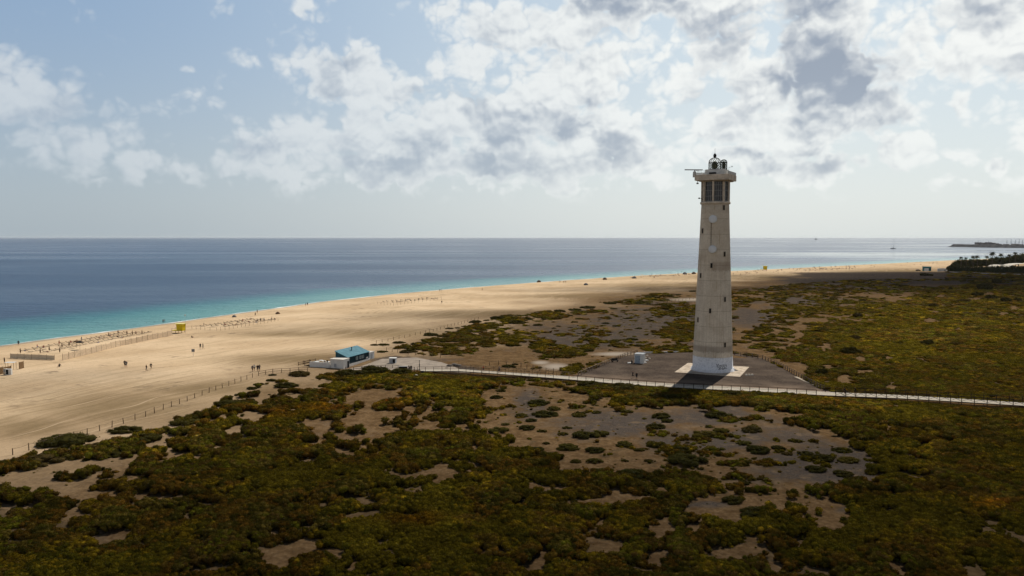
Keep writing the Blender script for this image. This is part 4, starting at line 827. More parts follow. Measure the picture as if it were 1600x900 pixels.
    # low side box at the foot, door step, graffiti
    fb = MB(); q = right * 5.7 + toc * .6; fb.hull([(q.x - .7, q.y, 0), (q.x + 1.6, q.y - .5, 0), (q.x + 1.5, q.y + .8, 0), (q.x - .7, q.y + 1.2, 0), (q.x - .7, q.y, 1.15), (q.x - .7, q.y + 1.2, 1.15)], [(0, 1, 2, 3), (0, 4, 1), (3, 2, 5), (4, 5, 2, 1), (0, 3, 5, 4)]); fb.build('foot_buttress', white, root)
    st = MB(); r0 = random.Random(4)
    def on(u_, z_):      # onto the wall
        off = (u_ - 1115.6) * k; rr = rad(z_) + .03; return toc * math.sqrt(max(.1, rr ** 2 - off ** 2)) + right * off + Vector((0, 0, z_))
    glyph = {'V': [[(0, 1), (.5, 0), (1, 1)]], '1': [[(.3, .8), (.6, 1), (.6, 0)]], '9': [[(1, .6), (.1, .6), (.1, 1), (1, 1), (.9, 0)]], '5': [[(1, 1), (.1, 1), (.1, .55), (.9, .55), (.9, 0), (0, 0)]], '2': [[(0, .9), (.5, 1), (1, .75), (0, 0), (1, 0)]], 'G': [[(1, .85), (.5, 1), (.05, .5), (.5, 0), (1, .2), (1, .5), (.6, .5)]], 'S': [[(1, .9), (.3, 1), (.1, .7), (.9, .35), (.6, 0), (0, .1)]]}
    x = 1121.6
    for i, ch in enumerate('VG552'):
        w = 2.7; h = 1.0; zb = 1.25 if i else 1.6
        for line in glyph[ch]: st.tube([on(x + a * w, zb + b_ * h) for a, b_ in line], .075, 4)
        x += 3.1
    for q in range(5): st.tube([on(1123 + r0.uniform(0, 12), .95 + r0.uniform(0, .3)), on(1123 + r0.uniform(0, 12), 1.0 + r0.uniform(0, .3))], .05, 4)
    st.build('graffiti', plain('dark_spray_paint', (.10, .11, .14), .7, .3), root)
build_tower()
# pale concrete pad the tower stands on
def pad():
    m = MB(); rz = -R(24.5); m.box((TX, TY, -.10), (17.2, 17.2, .56), rz)
    def f(t, b, o):
        p = t.pos(); n = t.noise(p, .8, 6., .65); c = t.mix(t.mr(n, .35, .65), (.36, .29, .215), (.52, .435, .34)); c = t.mix(t.math('MULTIPLY', t.mr(t.noise(p, .25, 4., .6), .52, .66), .6), c, (.22, .17, .13)); t.put(b.inputs['Base Color'], c); b.inputs['Roughness'].default_value = .9
    o = m.build('pad_pavement', material('pale_concrete_pad', f), bevel=.03); tag(o, kind='structure')
    s = MB(); x, y, z = at(1166, 587); r = random.Random(3)
    for k in range(3): s.box((x + k * .8, y + r.uniform(-.3, .3), z + .25), (.7, .5, .35), r.uniform(0, 3), top=(.7, .7))
    o = s.build('stone_block', plain('white_stone', (.6, .55, .47), .9, .2)); tag(o, 'small pale stone lying at the corner of the tower pad', 'stone')
pad()
# ------------------------------------------------------------------ shared materials
def wood(name, c):
    def f(t, b, o):
        p = t.objc(); n = t.noise(t.vm('MULTIPLY', p, (6., 6., 1.2)), 1.5, 5., .6); t.put(b.inputs['Base Color'], t.mix(t.mr(n, .3, .7), tuple(k * .55 for k in c), c)); b.inputs['Roughness'].default_value = .85
    return material(name, f)
M_POST = wood('weathered_post', (.15, .095, .055)); M_DARKWOOD = wood('dark_rail_wood', (.045, .032, .024)); M_DECK = wood('sun_bleached_deck', (.52, .46, .37)); M_ROPE = plain('old_rope', (.22, .16, .10), .9)
M_WHITE = plain('white_wall_paint', (.66, .66, .64), .85, .18, .7); M_GREYW = plain('grey_wall_paint', (.40, .42, .44), .85, .25, .6); M_BLACK = plain('flat_black', (.02, .02, .02), .7)
M_REED = wood('reed_screen', (.78, .62, .44)); M_CANVAS = plain('sand_canvas', (.62, .53, .40), .9, .25)
# ------------------------------------------------------------------ fences
def line_pts(px, step):
    P = [Vector(at(u, v)) for u, v in px]; out = [P[0]]; rem = step
    for a, b in zip(P, P[1:]):
        L = (b - a).length; s = rem
        while s <= L:
            q = a.lerp(b, s / L); out.append(Vector((q.x, q.y, float(H(q.x, q.y))))); s += step
        rem = s - L
    return out
def post_fence(name, px, step, h, r, label, cat, group, mat, rails=(.9,), rail_r=.03, lean=.06, zoff=0.0, cap=None):
    P = line_pts(px, step) if zoff is not None else px
    root = empty(name, P[0]); tag(root, label, cat, group); o0 = P[0]
    for p in P:
        a, b = random.gauss(0, lean), random.gauss(0, lean); m = MB(); hh = h * random.uniform(.9, 1.08)
        m.tube([(0, 0, -.3), (a * .5, b * .5, hh * .5), (a, b, hh)], [r, r * .95, r * .85], 6); m.build('post', mat, root, p - o0)
    m = MB()
    for zr in rails:
        for a, b in zip(P, P[1:]):
            a, b = a - o0, b - o0; m.tube([a + Vector((0, 0, h * zr)), (a + b) / 2 + Vector((0, 0, h * zr - (.10 if rail_r < .04 else 0))), b + Vector((0, 0, h * zr))], rail_r, 4)
    m.build('rope' if rail_r < .04 else 'rail', M_ROPE if rail_r < .04 else mat, root)
    return root
GF = 'post fences around the dunes'
post_fence('rope_fence', [(20, 711), (120, 683), (225, 652), (300, 624), (400, 588), (404, 587)], 3.05, 1.25, .085, 'long rope fence of thin wooden posts along the upper beach', 'fence', GF, M_POST, (.85,))
post_fence('rope_fence', [(588, 537), (625, 529), (665, 521), (700, 511), (735, 502), (752, 498)], 3.6, 1.15, .08, 'rope fence of thin posts on sand beyond the blue roofed hut', 'fence', GF, M_POST, (.85,))
post_fence('rope_fence', [(838, 492), (860, 492)], 3.5, 1.2, .09, 'short piece of post fence beside the dark dune shrubs', 'fence', GF, M_POST, (.85,))
post_fence('rope_fence', [(1006, 477), (1040, 473), (1088, 467)], 4.2, 1.2, .09, 'post fence along the pale salt patch left of the tower', 'fence', GF, M_POST, (.85,))
post_fence('rope_fence', [(604, 548), (622, 551), (640, 554), (700, 560)], 3.2, 1.1, .08, 'low post fence behind the hut yard', 'fence', GF, M_POST, (.85,))
post_fence('rope_fence', [(765, 571), (782, 570), (810, 573), (838, 579), (860, 583), (882, 585)], 2.6, 1.3, .09, 'post fence on the sandy lane leading to the plaza', 'fence', GF, M_POST, (.85,))
GP = 'timber fences around the plaza'
post_fence('plaza_fence', [(904, 588), (930, 577), (955, 566), (978, 557), (996, 552)], 2.0, 1.25, .12, 'wooden rail fence on the left side of the plaza', 'fence', GP, wood('silver_timber', (.26, .20, .15)), (.95, .55), .07, .02)
post_fence('plaza_fence', [(1148, 555), (1165, 557), (1190, 561), (1213, 570), (1240, 585), (1268, 601), (1288, 611)], 2.0, 1.25, .11, 'dark rail fence curving around the right side of the plaza', 'fence', GP, wood('grey_brown_timber', (.12, .09, .07)), (.95, .55), .06, .02)
def low_wall(name, px, h, w, mat, label, cat='wall', group=None):
    P = line_pts(px, 4.0); m = MB()
    for a, b in zip(P, P[1:]):
        c = (a + b) / 2; L = (b - a).length; m.box((c.x, c.y, c.z + h / 2 - .15), (L + .04, w, h + .3), math.atan2(b.y - a.y, b.x - a.x))
    o = m.build(name, mat); return tag(o, label, cat, group)
low_wall('kerb_wall', [(996, 552), (1040, 551), (1084, 550.5)], .35, .4, M_GREYW, 'low grey kerb wall along the back of the plaza')
low_wall('stone_border', [(1243, 590), (1262, 598), (1280, 606), (1293, 609)], .25, .9, plain('pale_stone_border', (.42, .35, .27), .9, .3), 'pale stone border strip curving outside the right plaza fence', 'border')
# ------------------------------------------------------------------ boardwalk
def boardwalk():
    root = empty('boardwalk', at(1000, 603)); tag(root, 'long pale timber boardwalk crossing the scrub in front of the tower', 'boardwalk'); o0 = root.location.copy()
    px = [(655, 580), (720, 583.5), (780, 587.5), (880, 592.5), (960, 598.5), (1040, 603.8), (1100, 607.2), (1200, 612), (1290, 617.5), (1400, 624.8), (1500, 631.5), (1600, 638), (1760, 649)]
    lifts = [.25, .9, .9, .5, .35, .35, .35, .35, .4, .8, .9, .9, .9]
    P = [Vector((*at_z(u, v, 0.0), .0)) for u, v in px]
    C = []; Z = []; W = []
    wid = [2.6, 3.0, 3.2, 4.0, 4.2, 4.3, 4.3, 4.3, 4.3, 3.9, 3.6, 3.4, 3.4]
    for i in range(len(P) - 1):
        n = max(2, int((P[i + 1] - P[i]).length / 2.05))
        for s in range(n): f = s / n; C.append(P[i].lerp(P[i + 1], f)); Z.append(lifts[i] + (lifts[i + 1] - lifts[i]) * f); W.append(wid[i] + (wid[i + 1] - wid[i]) * f)
    C.append(P[-1]); Z.append(lifts[-1]); W.append(wid[-1])
    N = []
    for i in range(len(C)):
        t = (C[min(i + 1, len(C) - 1)] - C[max(i - 1, 0)]).normalized(); N.append(Vector((t.y, -t.x, 0)))   # towards the camera
    dk = MB(); ed = MB()
    for i in range(len(C) - 1):
        a, b = C[i], C[i + 1]; na, nb = N[i], N[i + 1]; nbd = 9
        for q in range(nbd):       # planks across
            f0, f1 = q / nbd + .006, (q + 1) / nbd - .006
            def pt_(f, s, up): c = a.lerp(b, f); n = na.lerp(nb, f); w = W[i] + (W[i + 1] - W[i]) * f; z = Z[i] + (Z[i + 1] - Z[i]) * f; p = c + n * (w / 2 * s) - Vector((o0.x, o0.y, 0)); return Vector((p.x, p.y, z + up - o0.z))
            h = random.uniform(-.006, .006)
            co = [pt_(f0, -1, h), pt_(f1, -1, h), pt_(f1, 1, h), pt_(f0, 1, h), pt_(f0, -1, h - .06), pt_(f1, -1, h - .06), pt_(f1, 1, h - .06), pt_(f0, 1, h - .06)]
            dk.hull(co, [(0, 1, 2, 3), (7, 6, 5, 4), (0, 4, 5, 1), (1, 5, 6, 2), (2, 6, 7, 3), (3, 7, 4, 0)])
        for s in (-.94, 0, .94):
            p0, p1 = pt_(0, s, -.16), pt_(1, s, -.16); ed.tube([p0, p1], .09, 4)
    deck = dk.build('deck', M_DECK, root); ed.build('joist', M_DARKWOOD, root)
    def loc(i, s, up): p = C[i] + N[i] * (W[i] / 2 * s); return Vector((p.x, p.y, Z[i] + up)) - o0
    def rail(side, i0, i1, nm, label, brace, hgt=1.1, matr=M_DARKWOOD):
        rt = empty(nm, o0); tag(rt, label, 'railing', 'railings of the boardwalk'); up = 1.0
        for i in range(i0, i1, 1):
            m = MB(); p = loc(i, side, 0); m.box((0, 0, hgt / 2 - .45), (.11, .11, hgt + .9 + (0 if Z[i] < .6 else .5))); m.build('post', matr, rt, p)
        m = MB()
        for i in range(i0, i1 - 1):
            for z in (hgt, hgt * .5) if not brace else (hgt,):
                m.tube([loc(i, side, z), loc(i + 1, side, z)], .05 if z == hgt else .03, 4)
        m.build('rail', matr, rt)
        if brace:
            m = MB()
            for i in range(i0, i1 - 1): m.tube([loc(i, side, .12), loc(i + 1, side, hgt)], .035, 4); m.tube([loc(i, side, hgt), loc(i + 1, side, .12)], .035, 4)
            m.build('brace', matr, rt)
        return rt
    iu = [float(proj(c.x, c.y, 0)[0]) for c in C]; idx = lambda u: int(np.argmin([abs(q - u) for q in iu]))
    m2 = wood('brown_rail_wood', (.16, .11, .07))
    rail(1, idx(655), idx(880), 'boardwalk_railing', 'near side railing of the raised boardwalk left of the plaza', False, 1.15, m2)
    rail(-1, idx(730), idx(905), 'boardwalk_railing', 'cross braced far railing of the boardwalk left of the plaza', True, 1.15, wood('tan_rail_wood', (.28, .20, .12)))
    rail(1, idx(880) + 1, idx(1290), 'boardwalk_railing', 'thin dark railing between boardwalk and scrub before the plaza', False, 1.15)
    rail(1, idx(1290) + 1, idx(1610), 'boardwalk_railing', 'dark near side railing with crossed braces right of the plaza', True, 1.1)
    rail(-1, idx(1295), idx(1610), 'boardwalk_railing', 'dark far side railing of the boardwalk right of the plaza', False, 1.1)
    return C, Z, N
DC, DZ, DN = boardwalk()
# ------------------------------------------------------------------ hut with the blue roof
def hut():
    teal = None
    def fw(t, b, o):
        p = t.objc(); x, y, z = t.sep(p); pl = t.math('ABSOLUTE', t.math('SUBTRACT', t.math('FRACT', t.math('MULTIPLY', y, 3.)), .5)); n = t.noise(p, 1.5, 4., .6)
        c = t.mix(t.mr(n, .35, .65), (.020, .062, .082), (.035, .095, .115)); c = t.mix(t.mr(pl, .44, .48), c, (.010, .03, .04)); t.put(b.inputs['Base Color'], c); b.inputs['Roughness'].default_value = .6
    teal = material('teal_boards', fw)
    def fr(t, b, o):
        p = t.objc(); x, y, z = t.sep(p); pl = t.math('SINE', t.math('MULTIPLY', y, 18.)); n = t.noise(p, .7, 5., .6)
        t.put(b.inputs['Base Color'], t.mix(t.mr(n, .3, .7), (.045, .14, .18), (.07, .19, .24))); b.inputs['Roughness'].default_value = .5; bump(t, b, pl, .5, .03)
    roofm = material('sky_blue_roof_sheet', fr)
    A = Vector((*at_z(543, 571.5, 0), 0)); B = Vector((*at_z(576.5, 562, 0), 0)); ux = (B - A).normalized(); L = (B - A).length; rz = math.atan2(ux.y, ux.x)
    g = float(H(A.x, A.y)) - .0
    root = empty('beach_hut', (A.x, A.y, g), rz); tag(root, 'teal boarded beach hut with a sloping sky blue roof', 'hut')
    # local frame: x along the front wall (away), y to the left (towards the sea)
    W_ = 3.9; hf, hb = 2.75, 4.25
    MB().box((L / 2, W_ / 2, .1), (L + .3, W_ + .3, 1.3)).build('plinth', M_WHITE, root)
    MB().hull([(0, 0, .6), (L, 0, .6), (L, W_, .6), (0, W_, .6), (0, 0, hf), (L, 0, hf), (L, W_, hb), (0, W_, hb)], [(0, 3, 2, 1), (4, 5, 6, 7), (0, 1, 5, 4), (1, 2, 6, 5), (2, 3, 7, 6), (3, 0, 4, 7)]).build('wall', teal, root)
    sl = (hb - hf) / W_
    ov = .22
    p = [(-ov, -ov), (L + ov, -ov), (L + ov, W_ + ov), (-ov, W_ + ov)]
    top = [(x, y, hf + y * sl + .16) for x, y in p]; bot = [(x, y, hf + y * sl + .03) for x, y in p]
    rf = MB().hull(bot + top, [(3, 2, 1, 0), (4, 5, 6, 7), (0, 1, 5, 4), (1, 2, 6, 5), (2, 3, 7, 6), (3, 0, 4, 7)]).build('roof', roofm, root)
    z0 = hf + 2.4 * sl + .16
    MB().tube([(L * .52, 2.4, z0 - .1), (L * .52, 2.4, z0 + .8)], .12, 8).lathe([(.2, 0), (.24, .1), (.05, .28)], 8, (L * .52, 2.4, z0 + .8)).build('chimney', M_BLACK, rf)
    for x in (L * .42, L * .58, L * .70):
        w_ = MB().box((x, -.05, 1.85), (1.0, .08, .8)).build('window', plain('sun_faded_poster', (.22, .30, .30), .6, .5, 3.) if x == L * .42 else bpy.data.materials['sun_faded_poster'], root)
        f_ = MB()
        for dx, dz, sx, sz in ((0, .43, 1.1, .07), (0, -.43, 1.1, .07), (-.52, 0, .07, .8), (.52, 0, .07, .8)): f_.box((x + dx, -.07, 1.85 + dz), (sx, .1, sz))
        f_.build('frame', M_GREYW, w_)
    MB().box((L * .90, -.06, 1.2), (1.1, .1, .45)).build('hatch', M_WHITE, root)
    MB().box((-.07, 1.6, 2.1), (.12, 1.3, .7)).build('air_conditioner', M_GREYW, root)
    # white annex at the near end
    an = empty('annex_building', (A.x, A.y, g), rz); tag(an, 'plain white block annex at the near end of the teal hut', 'building')
    MB().box((-1.9, 1.3, .75), (3.2, 4.3, 3.7), top=(.99, .99)).build('wall', M_WHITE, an, bevel=.04)
    MB().box((-1.9, 1.3, 2.66), (3.4, 4.5, .12)).build('roof', plain('off_white_roof', (.62, .58, .52), .9, .25), an)
    MB().box((-1.0, -.88, .95), (.85, .1, 2.0)).build('door', plain('black_door', (.018, .022, .026), .5), an)
    MB().box((-3.52, 1.8, .9), (.06, .8, 1.0)).build('shutter', M_GREYW, an)
    b2 = empty('store_building', (A.x, A.y, g), rz); tag(b2, 'small white store room at the far end of the teal hut', 'building')
    MB().box((L + 1.9, 1.9, 1.05), (3.0, 3.6, 2.7)).build('wall', M_WHITE, b2, bevel=.04); MB().box((L + 1.9, .07, .95), (.9, .08, 1.9)).build('door', M_GREYW, b2); MB().box((L + 1.9, 1.9, 2.45), (3.2, 3.8, .12)).build('roof', bpy.data.materials['off_white_roof'], b2)
    # terrace, low wall and stair on the beach side
    C = Vector((*at_z(500, 577, 0), 0)); D = Vector((*at_z(513, 578.5, 0), 0))
    t = empty('terrace', (A.x, A.y, g), rz); tag(t, 'pale open terrace between the white annex and the stairs', 'terrace')
    MB().box((-1.3, 7.0, .1), (4.4, 6.6, 1.2)).build('floor', plain('terrace_tiles', (.46, .40, .33), .85, .3), t)
    w = MB(); w.box((-3.5, 6.9, .55), (.22, 6.6, 2.0)); w.box((-1.3, 10.2, .55), (4.2, .2, 1.4)); w.build('parapet', M_WHITE, t)
    for i, (x, y) in enumerate(((-1.2, 5.6), (-.4, 7.6), (.3, 9.0), (-2.2, 8.6))):
        tb = empty('terrace_table', t.matrix_world @ Vector((0, 0, 0))); M_ = Matrix.Rotation(rz, 3, 'Z'); q = M_ @ Vector((x, y, 0)); tb.location = (A.x + q.x, A.y + q.y, g + .70); tb.rotation_euler = (0, 0, rz)
        tag(tb, ['white terrace table nearest the white annex', 'white terrace table in the middle', 'white terrace table by the far parapet', 'white terrace table by the stairs'][i], 'table', 'white tables on the terrace')
        MB().lathe([(.62, .70), (.64, .73), (.62, .76)], 20).build('tabletop', M_WHITE, tb); MB().lathe([(.26, 0), (.05, .05), (.05, .70)], 10).build('leg', M_GREYW, tb)
    for i, (x, y) in enumerate(((-1.9, 5.2), (-1.1, 6.6), (-.2, 6.5))):
        M_ = Matrix.Rotation(rz, 3, 'Z'); q = M_ @ Vector((x, y, 0)); ch = empty('terrace_chair', (A.x + q.x, A.y + q.y, g + .70), rz + i); tag(ch, ['dark chair at the annex side table', 'dark chair between the two front tables', 'dark chair behind the middle table'][i], 'chair', 'dark chairs on the terrace')
        MB().box((0, 0, .44), (.46, .46, .06)).build('seat', M_BLACK, ch); MB().box((0, .22, .72), (.46, .05, .5)).build('backrest', M_BLACK, ch)
        for sx in (-.2, .2):
            for sy in (-.2, .2): MB().box((sx, sy, .21), (.04, .04, .42)).build('leg', M_BLACK, ch)
    sr = empty('stairway', (A.x, A.y, g), rz); tag(sr, 'timber stairway ramp from beach up to the terrace', 'stairs')
    m = MB()
    for k in range(9): m.box((-1.6, 10.7 + k * .42, .62 - k * .11), (2.2, .46, .10))
    m.build('step', wood('bleached_stair', (.40, .32, .22)), sr)
    for x in (-2.8, -.4):
        m = MB(); m.tube([(x, 10.4, 1.75), (x, 14.6, .9)], .06, 5); m.tube([(x, 10.4, 1.2), (x, 14.6, .35)], .10, 4)
        for q in (10.4, 12.4, 14.6): m.box((x, q, .9 - (q - 10.4) * .2), (.12, .12, 2.2))
        m.build('handrail', M_POST, sr)
    # railing in front (dark), from the stairs past the hut
    post_fence('yard_railing', [(404, 587), (425, 583.5), (455, 581.5), (485, 580)], 2.3, 1.2, .09, 'timber railing between the rope fence and the hut stairs', 'railing', GF, M_POST, (.95, .5), .05, .02)
    post_fence('yard_railing', [(540, 580), (575, 578), (610, 576), (640, 579), (652, 581)], 2.2, 1.15, .08, 'dark railing in front of the hut yard above the scrub', 'railing', GF, M_DARKWOOD, (.95, .5), .05, .02)
hut()
def box_thing():
    x, y, z = at(614, 568); r = empty('service_booth', (x, y, z + .0), -.1); tag(r, 'small pale concrete booth with a dark opening in the hut yard', 'booth')
    MB().box((0, 0, .8), (1.9, 1.5, 1.6), top=(.97, .97)).build('wall', M_GREYW, r, bevel=.03); MB().box((0, 0, 1.65), (2.1, 1.7, .12)).build('roof', M_WHITE, r); MB().box((.45, -.76, .85), (.7, .06, 1.1)).build('opening', M_BLACK, r)
    x, y, z = at(630, 580); r = empty('notice_board', (x, y, z), .05); tag(r, 'low wide notice board with a dark face beside the railing', 'sign')
    MB().box((0, -.05, .85), (2.3, .12, .95)).build('board', plain('dark_board', (.03, .026, .022), .6, .3), r); MB().box((0, -.05, 1.36), (2.5, .35, .09)).build('cap', M_WHITE, r)
    for s in (-.95, .95): MB().box((s, -.05, .3), (.12, .16, .9)).build('leg', M_POST, r)
    x, y, z = at(655.5, 583); r = empty('lamp_post', (x, y, z)); tag(r, 'thin dark post standing at the left end of the boardwalk', 'post')
    MB().tube([(0, 0, -.2), (0, 0, 3.3)], [.09, .06], 8).build('pole', M_BLACK, r); MB().box((0, 0, 2.2), (.22, .12, .7)).build('sign_plate', M_BLACK, r); MB().lathe([(.12, 0), (.16, .1), (.05, .2)], 8, (0, 0, 3.3)).build('cap', M_BLACK, r)
    x, y, z = at(660, 586); r = empty('litter_bin', (x, y, z)); 
    MB().lathe([(.42, 0), (.5, .9), (.46, .95)], 14).build('bin_body', M_BLACK, r); MB().lathe([(.52, .95), (.4, 1.1), (.1, 1.15)], 14).build('lid', M_BLACK, r); tag(r, 'squat black litter bin at the left end of the boardwalk', 'bin')
    for i, (u, v, s, l) in enumerate([(650, 588, .7, 'white boulder just below the litter bin'), (693, 597, .55, 'small white boulder in scrub below the raised walkway'), (702, 573, 1.1, 'grey boulder in the rubble behind the walkway'), (710, 571, .9, 'dark grey boulder right of the bigger rubble boulder'), (716, 572, .8, 'grey boulder at the right end of the rubble'), (698, 576, .6, 'small grey boulder at the foot of the rubble'), (662, 615, .6, 'white stone in the green scrub under the yard'),
                                     (1008, 560, .55, 'white stone right of the white cabin'), (1014, 561, .5, 'second white stone right of the cabin'), (1011, 556, .4, 'small pale stone behind the cabin')]):
        x, y, z = at(u, v); c = ICO1.copy() * (1 + .18 * rng.normal(size=(len(ICO1), 1))) * s; c[:, 2] *= .55
        me = mesh_np('boulder', c, tris=ICO1F); o = link('boulder', me, plain('boulder_%d' % i, (.5, .46, .4) if 'white' in l or 'pale' in l else (.16, .14, .12), .9, .4), loc=(x, y, z + s * .2)); tag(o, l, 'boulder', 'loose boulders')
box_thing()
def cabin():
    x, y, z = at(998, 568.5); r = empty('utility_cabin', (x, y, 0.0), R(-24)); tag(r, 'white flat roofed utility cabin on the plaza left of the tower', 'cabin')
    MB().box((0, 1.3, 1.4), (2.6, 2.4, 2.8)).build('wall', M_WHITE, r, bevel=.04); MB().box((0, 1.3, 2.85), (2.75, 2.55, .10)).build('roof', M_GREYW, r)
    d = MB().box((-.4, .07, 1.3), (1.5, .06, 2.3)).build('door', plain('blue_grey_steel', (.30, .36, .42), .5, .2), r); MB().box((.2, .01, 1.3), (.08, .06, .3)).build('handle', M_BLACK, d)
    MB().tube([(1.1, 1.8, 2.8), (1.1, 1.8, 3.6)], .06, 6).build('vent_pipe', M_WHITE, r)
    for i, (u, v, s, l) in enumerate([(984.5, 568, 1.5, 'white slab lying left of the cabin door'), (1006, 567.5, 1.5, 'white slab lying right of the cabin'), (1010, 564, 1.0, 'short white slab leaning right of the cabin')]):
        x, y, z = at(u, v); o = MB().box((0, 0, .14), (s, .9, .28), .3 * i, top=(.9, .85)).build('stone_slab', M_WHITE, None, (x, y, .08)); tag(o, l, 'slab', 'white slabs around the cabin')
    x, y, z = at(987.2, 568.5); o = MB().lathe([(.20, 0), (.24, .85), (.16, .98)], 12).build('black_drum', M_BLACK, None, (x, y, .08)); tag(o, 'small black drum left of the cabin door', 'drum')
    x, y, z = at(961, 566); r = empty('bench', (x, y, .1), R(30)); tag(r, 'dark bench by the left plaza fence', 'bench')
    MB().box((0, 0, .48), (2.2, .5, .1)).build('seat', M_BLACK, r); MB().box((0, .26, .85), (2.2, .08, .55)).build('backrest', M_BLACK, r)
    for s in (-.9, .9): MB().box((s, 0, .22), (.1, .45, .44)).build('leg', M_BLACK, r)
cabin()
# ------------------------------------------------------------------ people
SKIN = [plain('tanned_skin', (.30, .17, .10), .6, .1), plain('pale_skin', (.46, .29, .20), .6, .1)]
def cloth(n, c): return plain(n, c, .9, .2, 6.)
CL = {'black': cloth('black_cloth', (.02, .02, .022)), 'navy': cloth('navy_cloth', (.02, .03, .07)), 'white': cloth('white_cloth', (.65, .64, .6)), 'red': cloth('red_cloth', (.35, .04, .03)), 'blue': cloth('blue_cloth', (.05, .14, .35)), 'grey': cloth('grey_cloth', (.16, .16, .16)), 'brown': cloth('brown_cloth', (.12, .07, .04))}
HAIR = cloth('dark_hair', (.025, .018, .012))
POSES = {}
def body(pose):
    # joints: name -> (x right, y forward, z), radius
    if pose == 'walk': J = dict(pel=((0, 0, .95), .135), wai=((0, .01, 1.10), .125), che=((0, .03, 1.32), .150), nec=((0, .04, 1.47), .060), hd0=((0, .05, 1.56), .085), hd1=((0, .06, 1.68), .090),
        hpL=((-.10, 0, .90), .095), knL=((-.11, .20, .50), .062), anL=((-.11, .14, .08), .042), ftL=((-.12, .27, .03), .035), hpR=((.10, 0, .90), .095), knR=((.11, -.04, .50), .062), anR=((.11, -.30, .13), .042), ftR=((.12, -.20, .03), .035),
        shL=((-.20, .03, 1.40), .062), elL=((-.26, -.12, 1.14), .042), haL=((-.25, -.08, .88), .034), shR=((.20, .03, 1.40), .062), elR=((.26, .10, 1.14), .042), haR=((.25, .28, .95), .034))
    elif pose == 'stand': J = dict(pel=((0, 0, .95), .135), wai=((0, 0, 1.10), .125), che=((0, 0, 1.32), .150), nec=((0, 0, 1.47), .060), hd0=((0, .01, 1.56), .085), hd1=((0, .01, 1.68), .090),
        hpL=((-.10, 0, .90), .095), knL=((-.12, .02, .50), .062), anL=((-.13, 0, .08), .042), ftL=((-.15, .14, .03), .035), hpR=((.10, 0, .90), .095), knR=((.12, .02, .50), .062), anR=((.13, 0, .08), .042), ftR=((.15, .14, .03), .035),
        shL=((-.20, 0, 1.40), .062), elL=((-.28, -.03, 1.13), .042), haL=((-.24, .10, .92), .034), shR=((.20, 0, 1.40), .062), elR=((.27, -.02, 1.13), .042), haR=((.29, .04, .86), .034))
    elif pose == 'sit': J = dict(pel=((0, 0, .14), .135), wai=((0, -.06, .30), .125), che=((0, -.06, .52), .150), nec=((0, -.02, .67), .060), hd0=((0, 0, .76), .085), hd1=((0, .02, .87), .090),
        hpL=((-.11, .05, .13), .095), knL=((-.16, .42, .42), .062), anL=((-.15, .66, .08), .042), ftL=((-.15, .80, .03), .035), hpR=((.11, .05, .13), .095), knR=((.16, .46, .36), .062), anR=((.15, .74, .08), .042), ftR=((.15, .88, .04), .035),
        shL=((-.20, -.06, .60), .062), elL=((-.28, .10, .42), .042), haL=((-.20, .34, .44), .034), shR=((.20, -.06, .60), .062), elR=((.30, -.22, .38), .042), haR=((.32, -.30, .06), .034))
    elif pose == 'ride': J = dict(pel=((0, 0, .98), .135), wai=((0, .10, 1.13), .125), che=((0, .22, 1.32), .145), nec=((0, .30, 1.44), .060), hd0=((0, .36, 1.52), .085), hd1=((0, .40, 1.63), .092),
        hpL=((-.10, .02, .94), .095), knL=((-.12, .36, .80), .062), anL=((-.11, .22, .42), .042), ftL=((-.12, .36, .38), .035), hpR=((.10, .02, .94), .095), knR=((.12, .26, .56), .062), anR=((.11, .10, .20), .042), ftR=((.12, .24, .18), .035),
        shL=((-.19, .24, 1.38), .062), elL=((-.24, .42, 1.20), .042), haL=((-.24, .62, 1.06), .034), shR=((.19, .24, 1.38), .062), elR=((.24, .42, 1.20), .042), haR=((.24, .62, 1.06), .034))
    else: J = dict(pel=((0, 0, .13), .130), wai=((0, -.16, .13), .120), che=((0, -.38, .15), .140), nec=((0, -.53, .14), .060), hd0=((0, -.61, .14), .085), hd1=((0, -.72, .14), .090),
        hpL=((-.10, .05, .12), .095), knL=((-.12, .45, .16), .062), anL=((-.12, .86, .07), .042), ftL=((-.15, .90, .18), .035), hpR=((.10, .05, .12), .095), knR=((.13, .44, .24), .062), anR=((.12, .80, .08), .042), ftR=((.14, .92, .08), .035),
        shL=((-.19, -.46, .14), .062), elL=((-.30, -.24, .08), .042), haL=((-.26, 0, .08), .034), shR=((.19, -.46, .14), .062), elR=((.36, -.58, .08), .042), haR=((.18, -.76, .07), .034))
    E = [('pel', 'wai'), ('wai', 'che'), ('che', 'nec'), ('nec', 'hd0'), ('hd0', 'hd1')]
    for s in 'LR': E += [('pel', 'hp' + s), ('hp' + s, 'kn' + s), ('kn' + s, 'an' + s), ('an' + s, 'ft' + s), ('che', 'sh' + s), ('sh' + s, 'el' + s), ('el' + s, 'ha' + s)]
    K = list(J); me = bpy.data.meshes.new('b'); me.from_pydata([J[k][0] for k in K], [(K.index(a), K.index(b)) for a, b in E], [])
    o = bpy.data.objects.new('b', me); COL.objects.link(o); o.modifiers.new('s', 'SKIN'); o.modifiers.new('d', 'SUBSURF').levels = 1
    for i, k in enumerate(K): sv = me.skin_vertices[0].data[i]; sv.radius = (J[k][1],) * 2; sv.use_root = (k == 'pel')
    dg = bpy.context.evaluated_depsgraph_get(); m2 = bpy.data.meshes.new_from_object(o.evaluated_get(dg)); bpy.data.objects.remove(o)
    m2.polygons.foreach_set('use_smooth', np.ones(len(m2.polygons), bool))
    return m2, J
